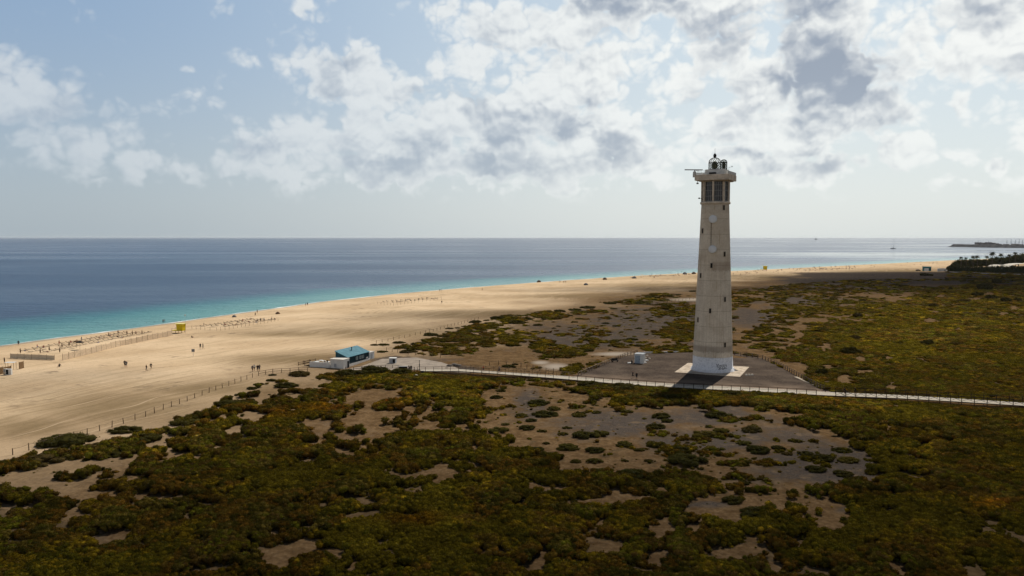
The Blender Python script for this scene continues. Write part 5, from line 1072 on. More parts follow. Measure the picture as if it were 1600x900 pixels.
def shell(src, test, off, name):
    bm = bmesh.new(); bm.from_mesh(src); bm.normal_update(); dead = [f for f in bm.faces if not test(f.calc_center_median())]
    bmesh.ops.delete(bm, geom=dead, context='FACES')
    for v in bm.verts: v.co += v.normal * off
    me = bpy.data.meshes.new(name); bm.to_mesh(me); bm.free(); me.polygons.foreach_set('use_smooth', np.ones(len(me.polygons), bool)); return me
for ps in ('walk', 'stand', 'sit', 'lie', 'ride'):
    me, J = body(ps); j = {k: Vector(v[0]) for k, v in J.items()}
    hc = j['hd1']; nk = j['nec']; up = (j['hd1'] - j['nec']).normalized(); tr = (j['che'] - j['pel']).normalized()
    hair = shell(me, lambda c: (c - hc).length < .16 and ((c - hc).dot(up) > -.01 or (ps != 'lie' and (c - hc).y < -.02)), .012, 'hair')
    top = shell(me, lambda c: (c - j['pel']).dot(tr) > .03 and (c - nk).dot(up) < -.02 and min((c - (j['shL'] + j['elL']) / 2).length, (c - (j['shR'] + j['elR']) / 2).length, (c - j['che']).length, (c - j['wai']).length, (c - (j['che'] + j['wai']) / 2).length) < .20, .014, 'shirt')
    sh = shell(me, lambda c: (c - j['pel']).dot(tr) < .07 and min((c - j['pel']).length, (c - (j['hpL'] + j['knL']) / 2).length, (c - (j['hpR'] + j['knR']) / 2).length, (c - j['hpL']).length, (c - j['hpR']).length) < .23, .014, 'shorts')
    POSES[ps] = (me, hair, top, sh)
def person(u, v, pose, label, group, topc='black', botc='navy', skin=0, face=None, z=None, loc=None, sc_=1.0):
    x, y, zz = at(u, v) if loc is None else loc
    if z is not None: zz = z
    me, hair, top, sh = POSES[pose]; key = (pose, skin)
    if ('m', key) not in POSES: m = me.copy(); m.materials.clear(); m.materials.append(SKIN[skin]); POSES[('m', key)] = m
    o = bpy.data.objects.new('person', POSES[('m', key)]); COL.objects.link(o); o.location = (x, y, zz - .01); o.rotation_euler = (0, 0, random.uniform(0, 6.28) if face is None else face); o.scale = (sc_,) * 3
    tag(o, label, 'person', group)
    for nm, src, mt in (('hair', hair, HAIR), ('shirt', top, CL.get(topc)), ('shorts', sh, CL.get(botc))):
        if mt is None: continue
        kk = (nm, pose, mt.name)
        if kk not in POSES: m = src.copy(); m.materials.clear(); m.materials.append(mt); POSES[kk] = m
        c = bpy.data.objects.new(nm, POSES[kk]); COL.objects.link(c); c.parent = o
    return o
GW = 'people walking on the beach'; GS = 'people at the water edge'
P_ = [(29, 540, 'stand', 'person standing in shallow water at the far left', GS, 'black', 'black'), (7, 568, 'stand', 'person standing behind the brown windbreak at the left edge', GW, 'brown', 'black'), (93, 573, 'sit', 'person in black sitting alone on sand below the near sunbed enclosure', GW, 'black', 'black'),
 (170, 527, 'walk', 'dark clad person between the sunbeds and the water', GS, 'brown', 'black'), (195, 573, 'walk', 'person in black walking alone on the open beach, left pair', GW, 'black', 'black'), (197.5, 574, 'walk', 'companion close behind the lone walker in black', GW, 'grey', 'grey'),
 (229, 580, 'walk', 'walker in brown with long stride on the open beach', GW, 'brown', 'grey'), (236, 577.5, 'walk', 'walker in black just right of the brown clad walker', GW, 'black', 'brown'), (255, 505, 'stand', 'left one of two bathers left of the yellow tower', GS, None, 'black'), (257.6, 505, 'stand', 'right one of two bathers left of the yellow tower', GS, None, 'navy'),
 (300, 528, 'sit', 'person in black sitting on sand right of the yellow tower', GW, 'black', 'black'), (313, 545, 'walk', 'person in black walking above the small beach sign', GW, 'black', 'black'), (317.3, 545, 'walk', 'person walking beside the one above the beach sign', GW, 'black', 'grey'),
 (394.5, 581.5, 'walk', 'person in dark clothes nearing the rope fence corner', GW, 'navy', 'brown'), (397.5, 579.5, 'walk', 'person with white top at the rope fence corner', GW, 'white', 'black'), (402.5, 580.5, 'walk', 'person in black right of the rope fence corner', GW, 'black', 'black'), (405.3, 580, 'walk', 'last of the people at the rope fence corner', GW, 'black', 'navy'),
 (402, 489, 'stand', 'bather standing in the water above the second enclosure', GS, None, 'black'), (399, 494, 'walk', 'person on wet sand above the second enclosure', GS, 'brown', 'black'), (402.5, 502, 'sit', 'left one of two people seated inside the second enclosure', GW, 'black', 'black'), (407, 501, 'sit', 'right one of two people seated inside the second enclosure', GW, 'black', 'black'),
 (477.7, 478, 'stand', 'left one of a pair at the tide line, centre left', GS, 'black', 'black'), (480.5, 477.5, 'stand', 'right one of a pair at the tide line, centre left', GS, 'black', 'navy'), (687.3, 455.5, 'stand', 'left one of a pair wading near the third enclosure', GS, 'black', 'black'), (690.2, 455.2, 'stand', 'right one of a pair wading near the third enclosure', GS, 'brown', 'black'),
 (753.5, 454, 'walk', 'lone walker on the wet sand right of the third enclosure', GS, 'brown', 'black'), (690.3, 474.5, 'stand', 'person in black standing alone right of the third enclosure', GW, 'black', 'black'), (874.8, 442, 'stand', 'left one of three at the water edge, middle distance', GS, 'black', 'black'), (880.8, 442.3, 'stand', 'middle one of three at the water edge', GS, 'brown', 'black'), (883.8, 442, 'stand', 'right one of three at the water edge', GS, 'black', 'grey'),
 (1018.6, 428.5, 'stand', 'far person at the shore well left of the tower', GS, 'black', 'black'), (1044, 427.5, 'walk', 'far walker at the shore, first left of the tower', GS, 'brown', 'black'), (1048, 427.4, 'walk', 'far walker at the shore, second left of the tower', GS, 'black', 'black'), (1058.6, 426.4, 'stand', 'far person near the water just left of the tower', GS, 'navy', 'black'), (1065, 426.4, 'stand', 'far person nearest the tower on its left', GS, 'black', 'black'),
 (988.6, 591, 'walk', 'left one of two people in black crossing the plaza', 'people on the plaza', 'black', 'black'), (994.7, 593, 'stand', 'right one of two people in black crossing the plaza', 'people on the plaza', 'black', 'black'), (639, 581, 'stand', 'left one of two people in black beside the notice board', 'people in the yard', 'black', 'black'), (642.4, 581, 'stand', 'right one of two people in black beside the notice board', 'people in the yard', 'black', 'black'),
 (1157, 430, 'walk', 'far walker on the beach just right of the tower', GS, 'black', 'black'), (1180, 425, 'stand', 'far person left of the distant lifeguard cabin', GS, 'brown', 'black'), (1249, 422, 'stand', 'far person left of the distant crowd', GS, 'black', 'black'), (1335, 418, 'walk', 'far walker right of the distant crowd', GS, 'brown', 'black'), (1366, 417.5, 'stand', 'lone far person on the grey beach right', GS, 'black', 'black'), (1368, 414, 'stand', 'lone far person at the water right', GS, 'black', 'black'), (1418, 411.5, 'stand', 'far person left of the turquoise kiosk', GS, 'brown', 'black')]
for p in P_:
    u, v, ps, lb, gr, tc, bc = p; person(u, v, ps, lb, gr, tc, bc, random.randrange(2), sc_=1.12)
# people on the walkway
def on_deck(u, s=0.0):
    iu = [float(proj(c.x, c.y, 0)[0]) for c in DC]; i = int(np.argmin([abs(q - u) for q in iu])); c = DC[i] + DN[i] * s; return (c.x, c.y, DZ[i])
tdir = math.atan2(DC[60].y - DC[40].y, DC[60].x - DC[40].x)
person(0, 0, 'walk', 'walker in red top on the raised boardwalk, leftmost', 'people on the boardwalk', 'red', 'navy', 0, tdir - math.pi / 2, loc=on_deck(752, .3))
person(0, 0, 'walk', 'walker in dark top following on the raised boardwalk', 'people on the boardwalk', 'brown', 'navy', 1, tdir + math.pi / 2, loc=on_deck(777, .2))
person(0, 0, 'walk', 'walker in grey top, rightmost on the raised boardwalk', 'people on the boardwalk', 'grey', 'black', 0, tdir + math.pi / 2, loc=on_deck(783.5, -.4))
def bicycle():
    x, y, z = on_deck(1326, .5); rz = tdir + math.pi / 2
    b = empty('bicycle', (x, y, z), rz); tag(b, 'dark bicycle ridden along the boardwalk right of the plaza', 'bicycle')
    for yy, nm in ((-.42, 0), (.62, 1)):
        w = MB(); w.tube([(0, yy + .34 * math.cos(a), .36 + .34 * math.sin(a)) for a in np.linspace(0, 2 * math.pi, 25)], .026, 5, cap=False); wo = w.build('wheel', M_BLACK, b)
        s = MB()
        for q in range(8): s.tube([(0, yy, .36), (0, yy + .33 * math.cos(q * math.pi / 4), .36 + .33 * math.sin(q * math.pi / 4))], .006, 3)
        s.build('spokes', M_GREYW, wo)
    f = MB()
    for a, c in (((0, -.42, .36), (0, -.08, .80)), ((0, -.08, .80), (0, .42, .85)), ((0, .05, .34), (0, .42, .85)), ((0, -.08, .90), (0, .05, .34)), ((0, -.42, .36), (0, .05, .34)), ((0, .62, .36), (0, .42, 1.0))): f.tube([a, c], .025, 6)
    f.build('frame', M_BLACK, b); MB().box((0, -.10, .94), (.14, .26, .06)).build('saddle', M_BLACK, b); MB().tube([(-.27, .48, 1.04), (0, .42, 1.02), (.27, .48, 1.04)], .02, 5).build('handlebar', M_BLACK, b)
    person(0, 0, 'ride', 'cyclist in dark clothes riding along the boardwalk', 'people on the boardwalk', 'black', 'black', 0, rz, loc=(x - .0, y, z)).location = (x, y, z)
    x, y, z = on_deck(1331, -.6); person(0, 0, 'walk', 'walker in black behind the cyclist on the boardwalk', 'people on the boardwalk', 'black', 'black', 0, tdir + math.pi / 2, loc=(x, y, z))
bicycle()
# ------------------------------------------------------------------ sunbeds and windbreaks
def sunbed_proto():
    r = empty('sunbed', (0, 0, 0)); f = MB(); f.box((0, 0, .30), (.66, 1.3, .07)); f.build('base', plain('bed_slats', (.20, .155, .11), .7, .3), r)
    mt = Matrix.Rotation(R(32), 3, 'X'); MB().box((0, .88, .46), (.66, .64, .07), mat=mt).build('backrest', bpy.data.materials['bed_slats'], r)
    for x in (-.28, .28):
        for y in (-.5, .6): MB().box((x, y, .13), (.05, .05, .28)).build('leg', M_GREYW, r)
    return r
BED = sunbed_proto(); first_bed = [True]
def beds(px0, px1, n, rows, gap, face, where, group, skip=.1, people=.3):
    A, B = Vector(at(*px0)), Vector(at(*px1)); d = (B - A); nn = Vector((-d.y, d.x, 0)).normalized()
    cs = ['near', 'middle', 'far']
    for rr in range(rows):
        for i in range(n):
            if random.random() < skip: continue
            p = A + d * ((i + .5) / n) + nn * gap * rr; x, y = p.x + random.uniform(-.3, .3), p.y + random.uniform(-.3, .3); z = float(H(x, y))
            if first_bed[0]: o = BED; first_bed[0] = False
            else: o = copy_tree(BED)
            o.location = (x, y, z); o.rotation_euler = (0, 0, face + random.uniform(-.15, .15))
            tag(o, 'low sunbed in the %s, %s third, %s row' % (where, cs[min(2, i * 3 // n)], ['landward', 'seaward', 'outer'][rr]), 'sunbed', group)
            if random.random() < people:
                person(0, 0, random.choice(['lie', 'sit', 'stand']), 'sunbather in the %s, %s third' % (where, cs[min(2, i * 3 // n)]), 'sunbathers in the enclosures', random.choice([None, None, 'black', 'red', 'navy', 'white']), random.choice(['black', 'blue', 'red', 'navy']), random.randrange(2), loc=(x + .9, y - .3, z))
BEACH = math.atan2(256, 136)
beds((68, 551), (238, 519), 22, 3, 5.5, BEACH + math.pi / 2, 'near enclosure', 'sunbeds of the near enclosure', .05, .35)
beds((348, 511), (430, 499), 13, 3, 6., BEACH + math.pi / 2, 'second enclosure', 'sunbeds of the second enclosure', .05, .25)
beds((610, 473), (685, 466.5), 11, 2, 8., BEACH + math.pi / 2, 'third enclosure', 'sunbeds of the third enclosure', .05, .25)
def windbreak(px, h, label, mat, step=3.2, closed=True, group='windbreaks around the sunbeds'):
    P = line_pts(px, step); r = empty('windbreak', P[0]); tag(r, label, 'windbreak', group); o0 = P[0]
    for p in P: MB().tube([(0, 0, -.3), (random.uniform(-.05, .05), random.uniform(-.05, .05), h * 1.12)], .05, 5).build('post', M_POST, r, p - o0)
    m = MB()
    for a, b in zip(P, P[1:]):
        c = (a + b) / 2 - o0; L = (b - a).length - .12; s = random.uniform(.88, 1.04); m.box((c.x, c.y, c.z + h * s / 2 + .05), (L, .05, h * s), math.atan2(b.y - a.y, b.x - a.x))
    m.build('screen', mat, r); return r
windbreak([(16, 560), (55, 561.5), (96, 563)], 1.5, 'pale canvas windbreak closing the near enclosure at its left end', M_CANVAS, 3.0)
windbreak([(98, 563), (140, 553), (190, 540), (240, 530), (270, 524)], 1.9, 'long reed windbreak along the landward side of the near enclosure', M_REED, 3.0)
def posts_row(px, h, label, step, mat=M_POST): return post_fence('stake_row', px, step, h, .06, label, 'stakes', 'stake rows of the sunbed areas', mat, (.9,), .02, .08)
posts_row([(300, 514), (325, 516), (345, 516.5)], 1.4, 'low rope stakes at the left end of the second enclosure', 3.2)
posts_row([(345, 516.5), (375, 511.5), (405, 506.5), (437, 501)], 1.6, 'row of stakes along the landward side of the second enclosure', 2.6)
posts_row([(590, 475), (615, 477.5)], 1.3, 'low rope stakes at the left end of the third enclosure', 3.6)
posts_row([(615, 477.5), (650, 473), (692, 468)], 1.6, 'row of stakes along the landward side of the third enclosure', 3.6)
def parasol(u, v, label, mat, h=2.3, r_=1.1, closed=False):
    x, y, z = at(u, v); r = empty('parasol', (x, y, z)); tag(r, label, 'parasol', 'parasols on the beach'); MB().tube([(0, 0, -.2), (0, 0, h)], .035, 6).build('pole', M_POST, r)
    if closed: MB().lathe([(.14, h - 1.5), (.20, h - .9), (.06, h + .02)], 8).build('canopy', mat, r)
    else: MB().lathe([(r_, h - .55), (r_ * .7, h - .28), (r_ * .3, h - .05), (.04, h + .05)], 12, smooth=False, capb=False).build('canopy', mat, r)
parasol(125, 546, 'dark open parasol over the near enclosure', CL['black'], 2.9, 1.3); parasol(119.5, 544, 'second dark parasol touching the first one', CL['brown'], 2.7, 1.0)
for u, v, l in ((77, 549, 'folded parasol at the left of the near enclosure'), (97, 544, 'folded parasol left of the open dark one'), (108, 542, 'folded parasol seaward of the open dark one'), (63, 553, 'folded parasol by the far left sunbeds'), (93.5, 552, 'folded parasol standing behind the screen corner'), (32, 553, 'folded parasol behind the pale canvas windbreak'), (207, 524, 'folded parasol near the middle of the near enclosure'), (222, 523, 'folded parasol at the right end of the near enclosure')): parasol(u, v, l, CL['brown'], 1.9, closed=True)
parasol(1003, 431.5, 'low shade tent on the far beach crowd', M_CANVAS, 1.9, 1.7)
def tower(u, v, s, label, full=True):
    x, y, z = at(u, v); r = empty('lifeguard_tower', (x, y, z), R(-8)); r.scale = (s,) * 3; tag(r, label, 'lifeguard tower', 'lifeguard towers')
    yl = plain('lifeguard_yellow', (.62, .48, .02), .6, .2) if 'lifeguard_yellow' not in bpy.data.materials else bpy.data.materials['lifeguard_yellow']
    for a in (-1.3, 1.3):
        for b in (-1.1, 1.1): MB().box((a, b, .3), (.12, .12, 1.5)).build('leg', M_POST, r)
    MB().box((-.6, 0, 1.0), (4.6, 2.8, .16)).build('deck', yl, r)
    MB().box((.45, 0, 2.35), (2.4, 2.4, 2.5), top=(1.12, 1.05)).build('cabin', yl, r)
    MB().box((-.78, -.3, 2.5), (.10, 1.3, 1.5)).build('window', M_BLACK, r)
    MB().box((.2, 0, 3.68), (3.7, 3.1, .14)).build('roof', plain('pale_yellow_roof', (.72, .66, .25), .6, .15) if 'pale_yellow_roof' not in bpy.data.materials else bpy.data.materials['pale_yellow_roof'], r)
    m = MB(); m.tube([(-2.8, -1.3, 1.9), (-.8, -1.3, 1.9)], .03, 4); m.tube([(-2.8, -1.3, 1.0), (-2.8, -1.3, 1.9)], .03, 4); m.tube([(-2.8, 1.3, 1.9), (-.8, 1.3, 1.9)], .03, 4); m.tube([(-2.8, 1.3, 1.0), (-2.8, 1.3, 1.9)], .03, 4); m.build('railing', M_POST, r)
    m = MB(); m.hull([(-2.9, -.5, 1.05), (-2.9, .5, 1.05), (-5.2, .5, .0), (-5.2, -.5, .0), (-2.9, -.5, .92), (-2.9, .5, .92), (-5.2, .5, -.12), (-5.2, -.5, -.12)], [(0, 1, 2, 3), (7, 6, 5, 4), (0, 3, 7, 4), (1, 0, 4, 5), (2, 1, 5, 6), (3, 2, 6, 7)]); m.build('ramp', M_DECK, r)
tower(281.5, 520.0, 1.0, 'bright yellow lifeguard cabin on legs near the waterline'); tower(1194.5, 423.2, 1.5, 'distant small yellow lifeguard cabin right of the lighthouse')
def misc():
    x, y, z = at(290, 521); r = empty('flag_pole', (x, y, z)); tag(r, 'slim pole with small ball beside the yellow lifeguard cabin', 'pole'); MB().tube([(0, 0, -.3), (0, 0, 7.0)], [.05, .035], 6).build('pole', M_GREYW, r); MB().lathe([(.05, 0), (.26, .2), (.26, .36), (.05, .55)], 10, (0, 0, 7.0)).build('ball', M_WHITE, r)
    x, y, z = at(302, 557); r = empty('beach_sign', (x, y, z), .2); tag(r, 'small grey sign on one post on the open beach', 'sign'); MB().tube([(0, 0, -.3), (0, 0, 2.3)], .05, 6).build('post', M_GREYW, r); MB().box((0, -.07, 1.9), (.95, .05, .9)).build('panel', plain('faded_sign_face', (.25, .26, .27), .7, .5, 5.), r)
    # bar with brown screens, at the left edge
    windbreak([(-30, 592), (0, 585), (15, 582), (27, 579)], 1.9, 'brown fabric windbreak in front of the shelter at the left edge', plain('brown_fabric', (.24, .155, .085), .9, .3), 2.6, group='windbreaks at the left edge')
    windbreak([(30, 577), (38, 575)], 1.9, 'short brown windbreak panel right of the white boxes', bpy.data.materials['brown_fabric'], 2.0, group='windbreaks at the left edge')
    x, y, z = at(8.6, 585.5); r = empty('cool_box', (x, y, z), .1); tag(r, 'white upright cool box left of the darker one', 'box', 'cool boxes'); MB().box((0, 0, .85), (.75, .7, 1.7)).build('body', M_CANVAS, r, bevel=.03); MB().box((0, -.36, 1.2), (.6, .03, .7)).build('door', M_GREYW, r)
    x, y, z = at(14, 585.5); r = empty('cool_box', (x, y, z), .1); tag(r, 'white box with black front at the left edge', 'box', 'cool boxes'); MB().box((0, 0, .8), (1.5, .8, 1.6)).build('body', M_WHITE, r, bevel=.03); MB().box((-.25, -.41, .85), (.6, .03, 1.3)).build('door', M_BLACK, r)
    x, y, z = at(17, 577); r = empty('shade_table', (x, y, z), .1); tag(r, 'pale flat shade top behind the brown windbreak', 'shelter')
    MB().box((0, 0, 2.0), (2.6, 1.8, .08)).build('top', M_WHITE, r)
    for a in (-1.1, 1.1):
        for b in (-.7, .7): MB().box((a, b, .9), (.07, .07, 2.1)).build('leg', M_POST, r)
    # small things on the near part of the beach
    for i, (u, v, l) in enumerate([(366, 495.5, 'dark beach tent left of the waders, by the water'), (434, 490.5, 'dark low beach tent right of the second enclosure'), (915.5, 445.5, 'dark beach tent in the middle of the open sand'), (945, 437, 'dark beach tent close to the tide line'), (991, 435, 'small shade tent left of the far sunbeds'), (842, 441, 'dark patch of towels at the tide line'), (1070, 428.5, 'dark beach tent just left of the tower'), (1084, 428.2, 'brown beach tent nearest the tower')]):
        x, y, z = at(u, v); r = empty('beach_tent', (x, y, z), random.uniform(-.4, .4)); tag(r, l, 'beach tent', 'beach tents')
        s = y / 420.; n = MB(); n.lathe([(1.25 * s, 0), (1.1 * s, .5 * s), (.7 * s, .95 * s), (.08, 1.2 * s)], 10); n.build('canopy', CL['brown'] if i % 2 else CL['grey'], r)
misc()
# far crowd and sunbeds
GC = 'far beachgoers'
k = 0
for (u0, u1, n, nm) in ((1138, 1190, 16, 'between the tower and the distant yellow cabin'), (1205, 1262, 18, 'right of the distant yellow cabin'), (1262, 1345, 44, 'in the crowded part of the far beach'), (1350, 1480, 16, 'on the grey far beach towards the palms'), (985, 1080, 22, 'around the far sunbeds left of the tower')):
    for i in range(n):
        u = random.uniform(u0, u1); vb = float(np.interp(u, [p[0] for p in SHORE_PX], [p[1] for p in SHORE_PX])); v = vb + random.uniform(1.2, 6.5 if n != 22 else 4.5) * (1 if u < 1350 else .7)
        person(u, v, random.choice(['stand', 'walk', 'sit', 'sit', 'lie']), 'tiny far beachgoer %s' % nm, GC, random.choice([None, 'black', 'navy', 'red', 'brown', 'white']), random.choice(['black', 'navy', 'blue']), random.randrange(2), sc_=1.25)
for (a, b, n, nm) in (((1012, 432.5), (1062, 431.), 16, 'far sunbed row left of the tower'), ((1275, 421.6), (1340, 419.3), 16, 'far sunbed row right of the tower')):
    beds(a, b, n, 2, 9., BEACH + math.pi / 2, nm, 'far sunbeds', .05, .2)
for u, v, l in ((229, 504.5, 'left swimmer in turquoise water near the yellow cabin'), (242, 503.5, 'second swimmer in turquoise water'), (282, 501, 'swimmer right above the yellow cabin'), (303, 497.5, 'swimmer right of the yellow cabin'), (311, 496.5, 'last swimmer to the right')):
    x, y = at_z(u, v, SEA); person(0, 0, 'stand', l, 'swimmers', None, 'black', 0, loc=(x, y, SEA - 1.35))
# ------------------------------------------------------------------ far shore
def far():
    # breakwater and harbour
    def rk(t, b, o):
        p = t.pos(); n = t.noise(p, .09, 5., .65); t.put(b.inputs['Base Color'], t.mix(t.mr(n, .35, .65), (.045, .045, .050), (.11, .105, .105))); b.inputs['Roughness'].default_value = .95
    rock = material('dark_breakwater_rock', rk)
    A = Vector((*at_z(1485, 385.6, SEA), 0)); B = Vector((*at_z(1680, 388.6, SEA), 0)); d = (B - A); L = d.length; rz = math.atan2(d.y, d.x)
    root = empty('breakwater', (A.x, A.y, SEA), rz); tag(root, 'long dark rock breakwater on the horizon at the right edge', 'breakwater'); r = random.Random(9)
    m = MB(); n = 60; prev = None
    for i in range(n + 1):
        x = L * i / n; h = min(1, i / 3) * 11 + r.uniform(-1.0, 1.0); w = 26
        ring = [m.bm.verts.new((x, -w, -3)), m.bm.verts.new((x, -w * .45, h)), m.bm.verts.new((x, w * .45, h)), m.bm.verts.new((x, w, -3))]
        if prev:
            for k in range(3): m.bm.faces.new((prev[k], prev[k + 1], ring[k + 1], ring[k]))
        prev = ring
    m.build('rock_bank', rock, root)
    hz = [plain('far_building_a', (.30, .27, .26), .9, .3, .2), plain('far_building_b', (.22, .20, .21), .9, .3, .2), plain('far_building_c', (.38, .34, .30), .9, .3, .2)]
    for i, (u, w, h) in enumerate([(1528, 6, 9), (1533, 5, 6), (1538, 7, 8), (1544, 6, 9.5), (1550, 6, 8), (1556, 5, 6), (1561, 4, 4), (1572, 5, 4), (1585, 6, 5), (1594, 5, 4)]):
        x, y = at_z(u, 384, SEA); x, y = at_z(u, 385.6 + (u - 1485) * .0154, SEA); y2 = y + 30; k = y / F
        b = empty('harbour_building', (x * y2 / y, y2, SEA + 8)); tag(b, 'far harbour building %d, hazy block on the breakwater' % (i + 1) if False else ['leftmost hazy harbour block with a mast', 'low hazy harbour block second from left', 'hazy harbour block third from left', 'tallest hazy harbour block in the middle', 'hazy harbour block right of the tallest', 'lower hazy harbour block at the right slope', 'smallest hazy block at the end of the group', 'isolated low harbour shed left of the masts', 'low harbour shed under the masts', 'low harbour shed at the right edge'][i], 'building', 'harbour buildings')
        W = w * k; MB().box((0, 0, h * .6), (W, 22, h * 1.2)).build('wall', hz[i % 3], b); MB().box((0, 0, h * 1.2 + .5), (W * .96, 23, 1.0)).build('roof', hz[(i + 1) % 3], b)
        q = MB()
        for s in range(4): q.box((-W * .36 + s * W * .24, -11.1, h * .7), (W * .1, .3, h * .3))
        q.build('window', M_BLACK, b)
        if i in (0, 3): MB().tube([(0, 0, h), (0, 0, h + 9)], .6, 5).build('mast', M_GREYW, b)
    for i, u in enumerate((1573, 1579.5, 1586, 1592, 1597.5)):
        x, y = at_z(u, 386.4, SEA); y2 = y + 60; o = MB().tube([(0, 0, 0), (0, 0, 30 + 4 * (i % 2))], [1.1, .7], 5).box((0, 0, 20), (7, .8, .8)).build('harbour_mast', M_GREYW, None, (x * y2 / y, y2, SEA)); tag(o, ['far ship mast, first of five behind the breakwater', 'far ship mast, second of five', 'far ship mast, middle of five', 'far ship mast, fourth of five', 'far ship mast nearest the right edge'][i], 'mast', 'masts behind the breakwater')
    # yacht
    x, y = at_z(1395.6, 389.0, SEA); yr = empty('sailing_yacht', (x, y, SEA), .1); yr.scale = (1, 1, 1); tag(yr, 'white two masted yacht at anchor on the bright water', 'boat')
    h = MB(); Lh = 10.5; sec = [(-Lh, 1.6), (-Lh * .7, 2.6), (0, 3.0), (Lh * .6, 2.2), (Lh, .15)]; prev = None
    for X_, w in sec:
        ring = [h.bm.verts.new((X_, -w, 2.2 + .4 * abs(X_) / Lh)), h.bm.verts.new((X_ * .92, -w * .6, -.8)), h.bm.verts.new((X_ * .92, w * .6, -.8)), h.bm.verts.new((X_, w, 2.2 + .4 * abs(X_) / Lh))]
        if prev:
            for k in range(4): h.bm.faces.new((prev[k], prev[(k + 1) % 4], ring[(k + 1) % 4], ring[k]))
        else: h.bm.faces.new(ring)
        prev = ring
    h.bm.faces.new(prev); h.build('hull', M_GREYW, yr); MB().box((-1, 0, 3.3), (9, 3.6, 2.0), top=(.8, .8)).build('cabin', M_WHITE, yr)
    MB().tube([(2, 0, 2), (2, 0, 36)], [.5, .3], 6).box((2, 0, 24), (.3, 5, .3)).build('mast', M_GREYW, yr); MB().tube([(-6, 0, 7), (2, 0, 7.2)], .5, 6).build('boom', M_GREYW, yr)
    MB().tube([(2, 0, 35), (Lh, 0, 2.6)], .10, 3).tube([(2, 0, 35), (-Lh, 0, 2.6)], .10, 3).build('rigging', M_GREYW, yr)
    # far freighter
    x, y = at_z(1275, 374.6, SEA); s = y / F; fr = empty('cargo_ship', (x, y, SEA)); tag(fr, 'tiny ship on the horizon right of the lighthouse', 'ship')
    MB().box((0, 0, 1.0 * s * .4), (4 * s, 1.5 * s, .9 * s)).build('hull', M_GREYW, fr); MB().box((-.6 * s, 0, 1.5 * s), (1.6 * s, 1.2 * s, 1.3 * s)).build('bridge', M_GREYW, fr); MB().tube([(.6 * s, 0, s * .8), (.6 * s, 0, s * 2.4)], .14 * s, 4).build('mast', M_GREYW, fr)
    # kiosk
    x, y, z = at(1448, 423.2); k = y / F; kr = empty('kiosk', (x, y, z), -.15); tag(kr, 'turquoise kiosk with a white front at the end of the beach', 'kiosk')
    MB().box((0, 0, 2.2), (10.5 * k * .95, 6, 4.6)).build('wall', plain('turquoise_paint', (.045, .19, .20), .7, .2, .2), kr); MB().box((-2.5 * k, -4.2, 1.4), (5 * k, 3.0, 3.0)).build('counter', M_WHITE, kr); MB().box((0, 0, 4.6), (11.2 * k, 7, .25)).build('roof', plain('teal_roof', (.03, .12, .13), .7), kr); MB().box((3.2 * k, -3.1, 1.8), (2 * k, .2, 2.2)).build('hatch', M_BLACK, kr)
    def car(u, v, col, label, rz):
        x, y, z = at(u, v); c = empty('parked_car', (x, y, z), rz); tag(c, label, 'car', 'parked cars')
        b = MB(); pr = [(-2.1, .35), (2.1, .35), (2.15, .75), (1.1, .92), (.5, 1.42), (-1.3, 1.45), (-1.95, .95), (-2.15, .8)]
        l = [b.bm.verts.new((X_, -.85, Z_)) for X_, Z_ in pr]; rr = [b.bm.verts.new((X_, .85, Z_)) for X_, Z_ in pr]; b.bm.faces.new(l); b.bm.faces.new(list(reversed(rr)))
        for q in range(8): b.bm.faces.new((l[q], l[(q + 1) % 8], rr[(q + 1) % 8], rr[q]))
        b.build('body', col, c, bevel=.05); MB().box((-.4, 0, 1.16), (1.9, 1.72, .36), top=(.85, .95)).build('window', M_BLACK, c)
        for X_ in (-1.35, 1.35):
            for Y_ in (-.8, .8):
                w = MB(); w.lathe([(.33, -.1), (.33, .1)], 14); w.bm.transform(Matrix.Translation((X_, Y_, .33)) @ Matrix.Rotation(R(90), 4, 'X')); w.build('wheel', M_BLACK, c)
        c.scale = (1.15,) * 3
    car(1434.5, 423.4, plain('black_car_paint', (.02, .02, .022), .3), 'black car parked left of the turquoise kiosk', 0); car(1509, 424.6, plain('white_car_paint', (.65, .65, .65), .3), 'white car parked under the palms', .1); car(1518, 424.6, plain('silver_car_paint', (.35, .36, .37), .3), 'silver car right of the white one', 0)
    low_wall('white_fence_wall', [(1465, 424), (1482, 423.4)], 3.0, .6, M_WHITE, 'white wall with pillars between kiosk and palms')
    low_wall('road_wall', [(1483, 425.3), (1510, 426.2), (1540, 427.6), (1570, 428.4), (1612, 429.2)], .7, .5, plain('pale_road_wall', (.42, .40, .37), .9, .2), 'long pale kerb wall below the palm grove')
    # white vaulted roofs
    for i, (u, v, w, h, l) in enumerate([(1566, 422, 30, 12, 'smaller pale vaulted roof hall behind the hedge'), (1600, 423, 62, 17, 'large white vaulted roof hall at the right edge')]):
        x, y, z = at(u, v); y += 20; x = (u - CX) / F * y; k = y / F; b = empty('vaulted_hall', (x, y, z)); tag(b, l, 'building', 'vaulted halls')
        W = w * k / 2; hh = h * k * .62; m = MB(); prev = None
        for q in range(13):
            a = math.pi * q / 12; X_ = -W * math.cos(a); Z_ = 2.6 + (hh - 2.6) * math.sin(a) ** .75; rg = [m.bm.verts.new((X_, -9, Z_)), m.bm.verts.new((X_ * .86, 12, Z_ * .97))]
            if prev: m.bm.faces.new((prev[0], prev[1], rg[1], rg[0])).smooth = True
            prev = rg
        m.build('roof', plain('pale_vault_membrane_%d' % i, (.55, .50, .42), .8, .2, .15), b)
        m = MB(); m.box((0, -1, 1.3), (2 * W * .97, 15, 2.8)); wl = m.build('wall', M_GREYW, b)
        g = MB()
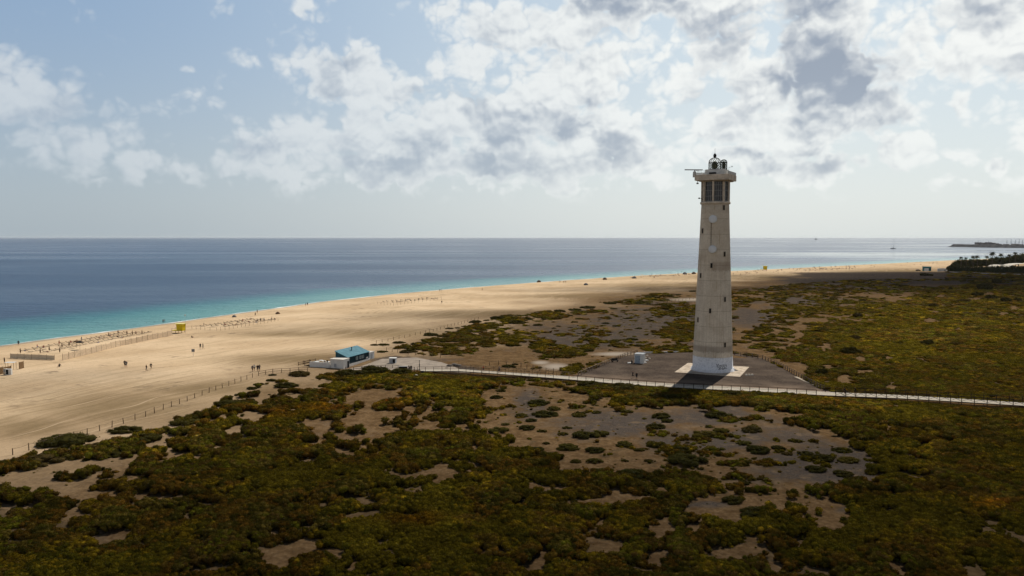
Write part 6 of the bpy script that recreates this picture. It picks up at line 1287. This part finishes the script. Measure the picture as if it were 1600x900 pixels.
        for q in range(9): g.box((-W * .85 + q * W * .21, -8.7, 1.5), (W * .12, .2, 2.0))
        g.build('window', M_BLACK, b)
    # trees: shared crown parts
    leafm = foliage_mat('palm_green', (.040, .048, .018)); leafd = foliage_mat('dark_tree_leaves', (.030, .036, .013)); bark = wood('bark', (.10, .075, .055))
    def crown_mesh(seed, sx, sy, sz, n=900):
        rg = np.random.default_rng(seed); V = []; T = []; off = 0
        for q in range(11):
            d_ = rg.normal(size=3); d_ /= np.linalg.norm(d_); c = d_ * rg.uniform(.25, .62) * [1, 1, .8]; s = rg.uniform(.30, .48)
            co, tr = clump_arrays(rg, 120, .16, .9, .9, (ICO1, ICO1F)); co = co * s + c; V.append(co); T.append(tr + off); off += len(co)
        co = np.concatenate(V) * [sx, sy, sz]; me = mesh_np('crown', co, tris=np.concatenate(T)); return me
    crowns = [crown_mesh(800 + q, 1, 1, .85) for q in range(4)]
    for c_ in crowns: c_.materials.append(leafd)
    trunkme = MB().tube([(0, 0, -.5), (.05, .02, .5), (.0, 0, 1.0)], [.045, .035, .03], 7).tube([(0, 0, .55), (.25, .1, 1.05)], [.025, .012], 5).tube([(0, 0, .6), (-.2, -.12, 1.1)], [.022, .012], 5); tb = bpy.data.meshes.new('trunk'); trunkme.bm.to_mesh(tb); trunkme.bm.free(); tb.materials.append(bark)
    def tree(u, v, w, h, label):
        x, y, z = at(u, v); k = y / F; Wm = w * k / 2; Hm = h * k; r = empty('leafy_tree', (x, y, z)); tag(r, label, 'tree', 'leafy trees at the end of the beach')
        t = bpy.data.objects.new('trunk', tb); COL.objects.link(t); t.parent = r; t.scale = (Hm * .6,) * 3
        c = bpy.data.objects.new('crown', crowns[random.randrange(4)]); COL.objects.link(c); c.parent = r; c.location = (0, 0, Hm * .42); c.scale = (Wm * 1.5, Wm * 1.3, Hm * .64); c.rotation_euler = (0, 0, random.uniform(0, 6))
    # palm
    pf = MB(); rg = random.Random(5)
    for q in range(34):
        a = rg.uniform(0, 6.28); e = rg.uniform(-.5, 1.2); Lf = rg.uniform(.8, 1.1); pts = []
        for s in range(6):
            f = s / 5; rr = Lf * f * math.cos(e * (1 - .5 * f)); zz = Lf * (math.sin(e) * f - .75 * f * f); pts.append(Vector((rr * math.cos(a), rr * math.sin(a), zz)))
        side = Vector((-math.sin(a), math.cos(a), 0)); w_ = [.02, .12, .17, .15, .09, .01]
        Lr = [[pf.bm.verts.new(p + side * s_ * ww - Vector((0, 0, abs(s_) * ww * .5))) for s_ in (-1, 0, 1)] for p, ww in zip(pts, w_)]
        for A_, B_ in zip(Lr, Lr[1:]):
            for k_ in range(2): pf.bm.faces.new((A_[k_], A_[k_ + 1], B_[k_ + 1], B_[k_]))
    pm = bpy.data.meshes.new('crown'); pf.bm.to_mesh(pm); pf.bm.free(); pm.materials.append(leafm)
    pt_ = MB().tube([(0, 0, -.3), (.02, 0, .4), (.0, .01, 1.0)], [.035, .026, .024], 8); ptm = bpy.data.meshes.new('trunk'); pt_.bm.to_mesh(ptm); pt_.bm.free(); ptm.materials.append(bark)
    def palm(u, v, h, w, label):
        x, y, z = at(u, v); k = y / F; Hm = h * k; r = empty('palm_tree', (x, y, z)); tag(r, label, 'palm tree', 'palms at the end of the beach')
        t = bpy.data.objects.new('trunk', ptm); COL.objects.link(t); t.parent = r; t.scale = (Hm * .62, Hm * .62, Hm * .86); c = bpy.data.objects.new('crown', pm); COL.objects.link(c); c.parent = r; c.location = (0, 0, Hm * .86); c.scale = (w * k / 2, w * k / 2, w * k / 2 * .9); c.rotation_euler = (0, 0, random.uniform(0, 6))
    for u, v, w, h, l in [(1495, 420.5, 16, 17, 'dark bushy tree at the left tip of the grove'), (1504, 420, 15, 20, 'second dark tree from the left of the grove'), (1514, 419.5, 14, 20, 'dark tree between the first palms'), (1524, 419, 16, 19, 'dark tree below the double palms'), (1535, 418.5, 16, 18, 'dark tree left of the tall palm'), (1546, 418, 18, 19, 'dark tree under the tall palm'), (1558, 417.5, 18, 21, 'dark tree right of the tall palm'), (1569, 417, 18, 21, 'dark tree behind the smaller hall'), (1580, 416.5, 18, 23, 'dark tree behind the large hall'), (1591, 416, 20, 25, 'tall dark tree near the right edge'), (1602, 415.5, 20, 28, 'tallest dark tree at the right edge'),
                          (1488, 421.5, 12, 8, 'low dark bushy tree at the start of the hedge'), (1616, 415, 22, 26, 'dark tree just beyond the right edge')]: tree(u, v, w, h, l)
    for u, v, h, w, l in [(1501.5, 421, 22, 7, 'short palm above the first tree'), (1509, 421, 21, 7, 'short palm left of the fuller palm'), (1520, 421, 23.5, 9, 'fuller palm in the left part of the grove'), (1526.5, 421, 24, 9, 'palm beside the fuller palm'), (1549.5, 421, 30.5, 12, 'tallest palm rising above the grove'), (1541, 420.5, 23, 8, 'small palm left of the tallest palm'), (1563.5, 420.5, 27, 10, 'slanting palm right of the tallest palm'), (1577, 420, 25, 9, 'palm above the halls'), (1586, 419.5, 28.5, 9, 'high palm near the right edge')]: palm(u, v, h, w, l)
    # clipped hedge in front
    P = line_pts([(1486, 424.6), (1520, 425.2), (1560, 426.0), (1610, 427.2)], 5.5); V = []; T = []; off = 0; rgn = np.random.default_rng(77)
    for p in P:
        for q in range(3):
            co, tr = clump_arrays(rgn, 80, .16, .8, 1.4, (ICO1, ICO1F)); co = co * [4.6, 2.6, 6.0] + [p.x + rgn.uniform(-2, 2), p.y + rgn.uniform(-1, 1), p.z + rgn.uniform(.6, 2.2)]; V.append(co); T.append(tr + off); off += len(co)
    me = mesh_np('hedge', np.concatenate(V), tris=np.concatenate(T)); o = link('hedge', me, leafd); tag(o, 'long dark hedge in front of the trees and halls', 'hedge')
far()
def haze():
    m = bpy.data.materials.new('sea_air'); m.use_nodes = True; t = NT(m.node_tree); t.n.clear(); o = t.new('ShaderNodeOutputMaterial'); p = t.new('ShaderNodeVolumePrincipled')
    p.inputs['Color'].default_value = (.86, .90, .95, 1); p.inputs['Density'].default_value = 1.3e-5; p.inputs['Anisotropy'].default_value = .3; t.l.new(p.outputs[0], o.inputs['Volume'])
    h = MB().box((0, 0, 21), (185000, 185000, 82)).build('haze', m); tag(h, 'thin sea haze lying over the beach and the water', 'haze', kind='stuff')
haze()
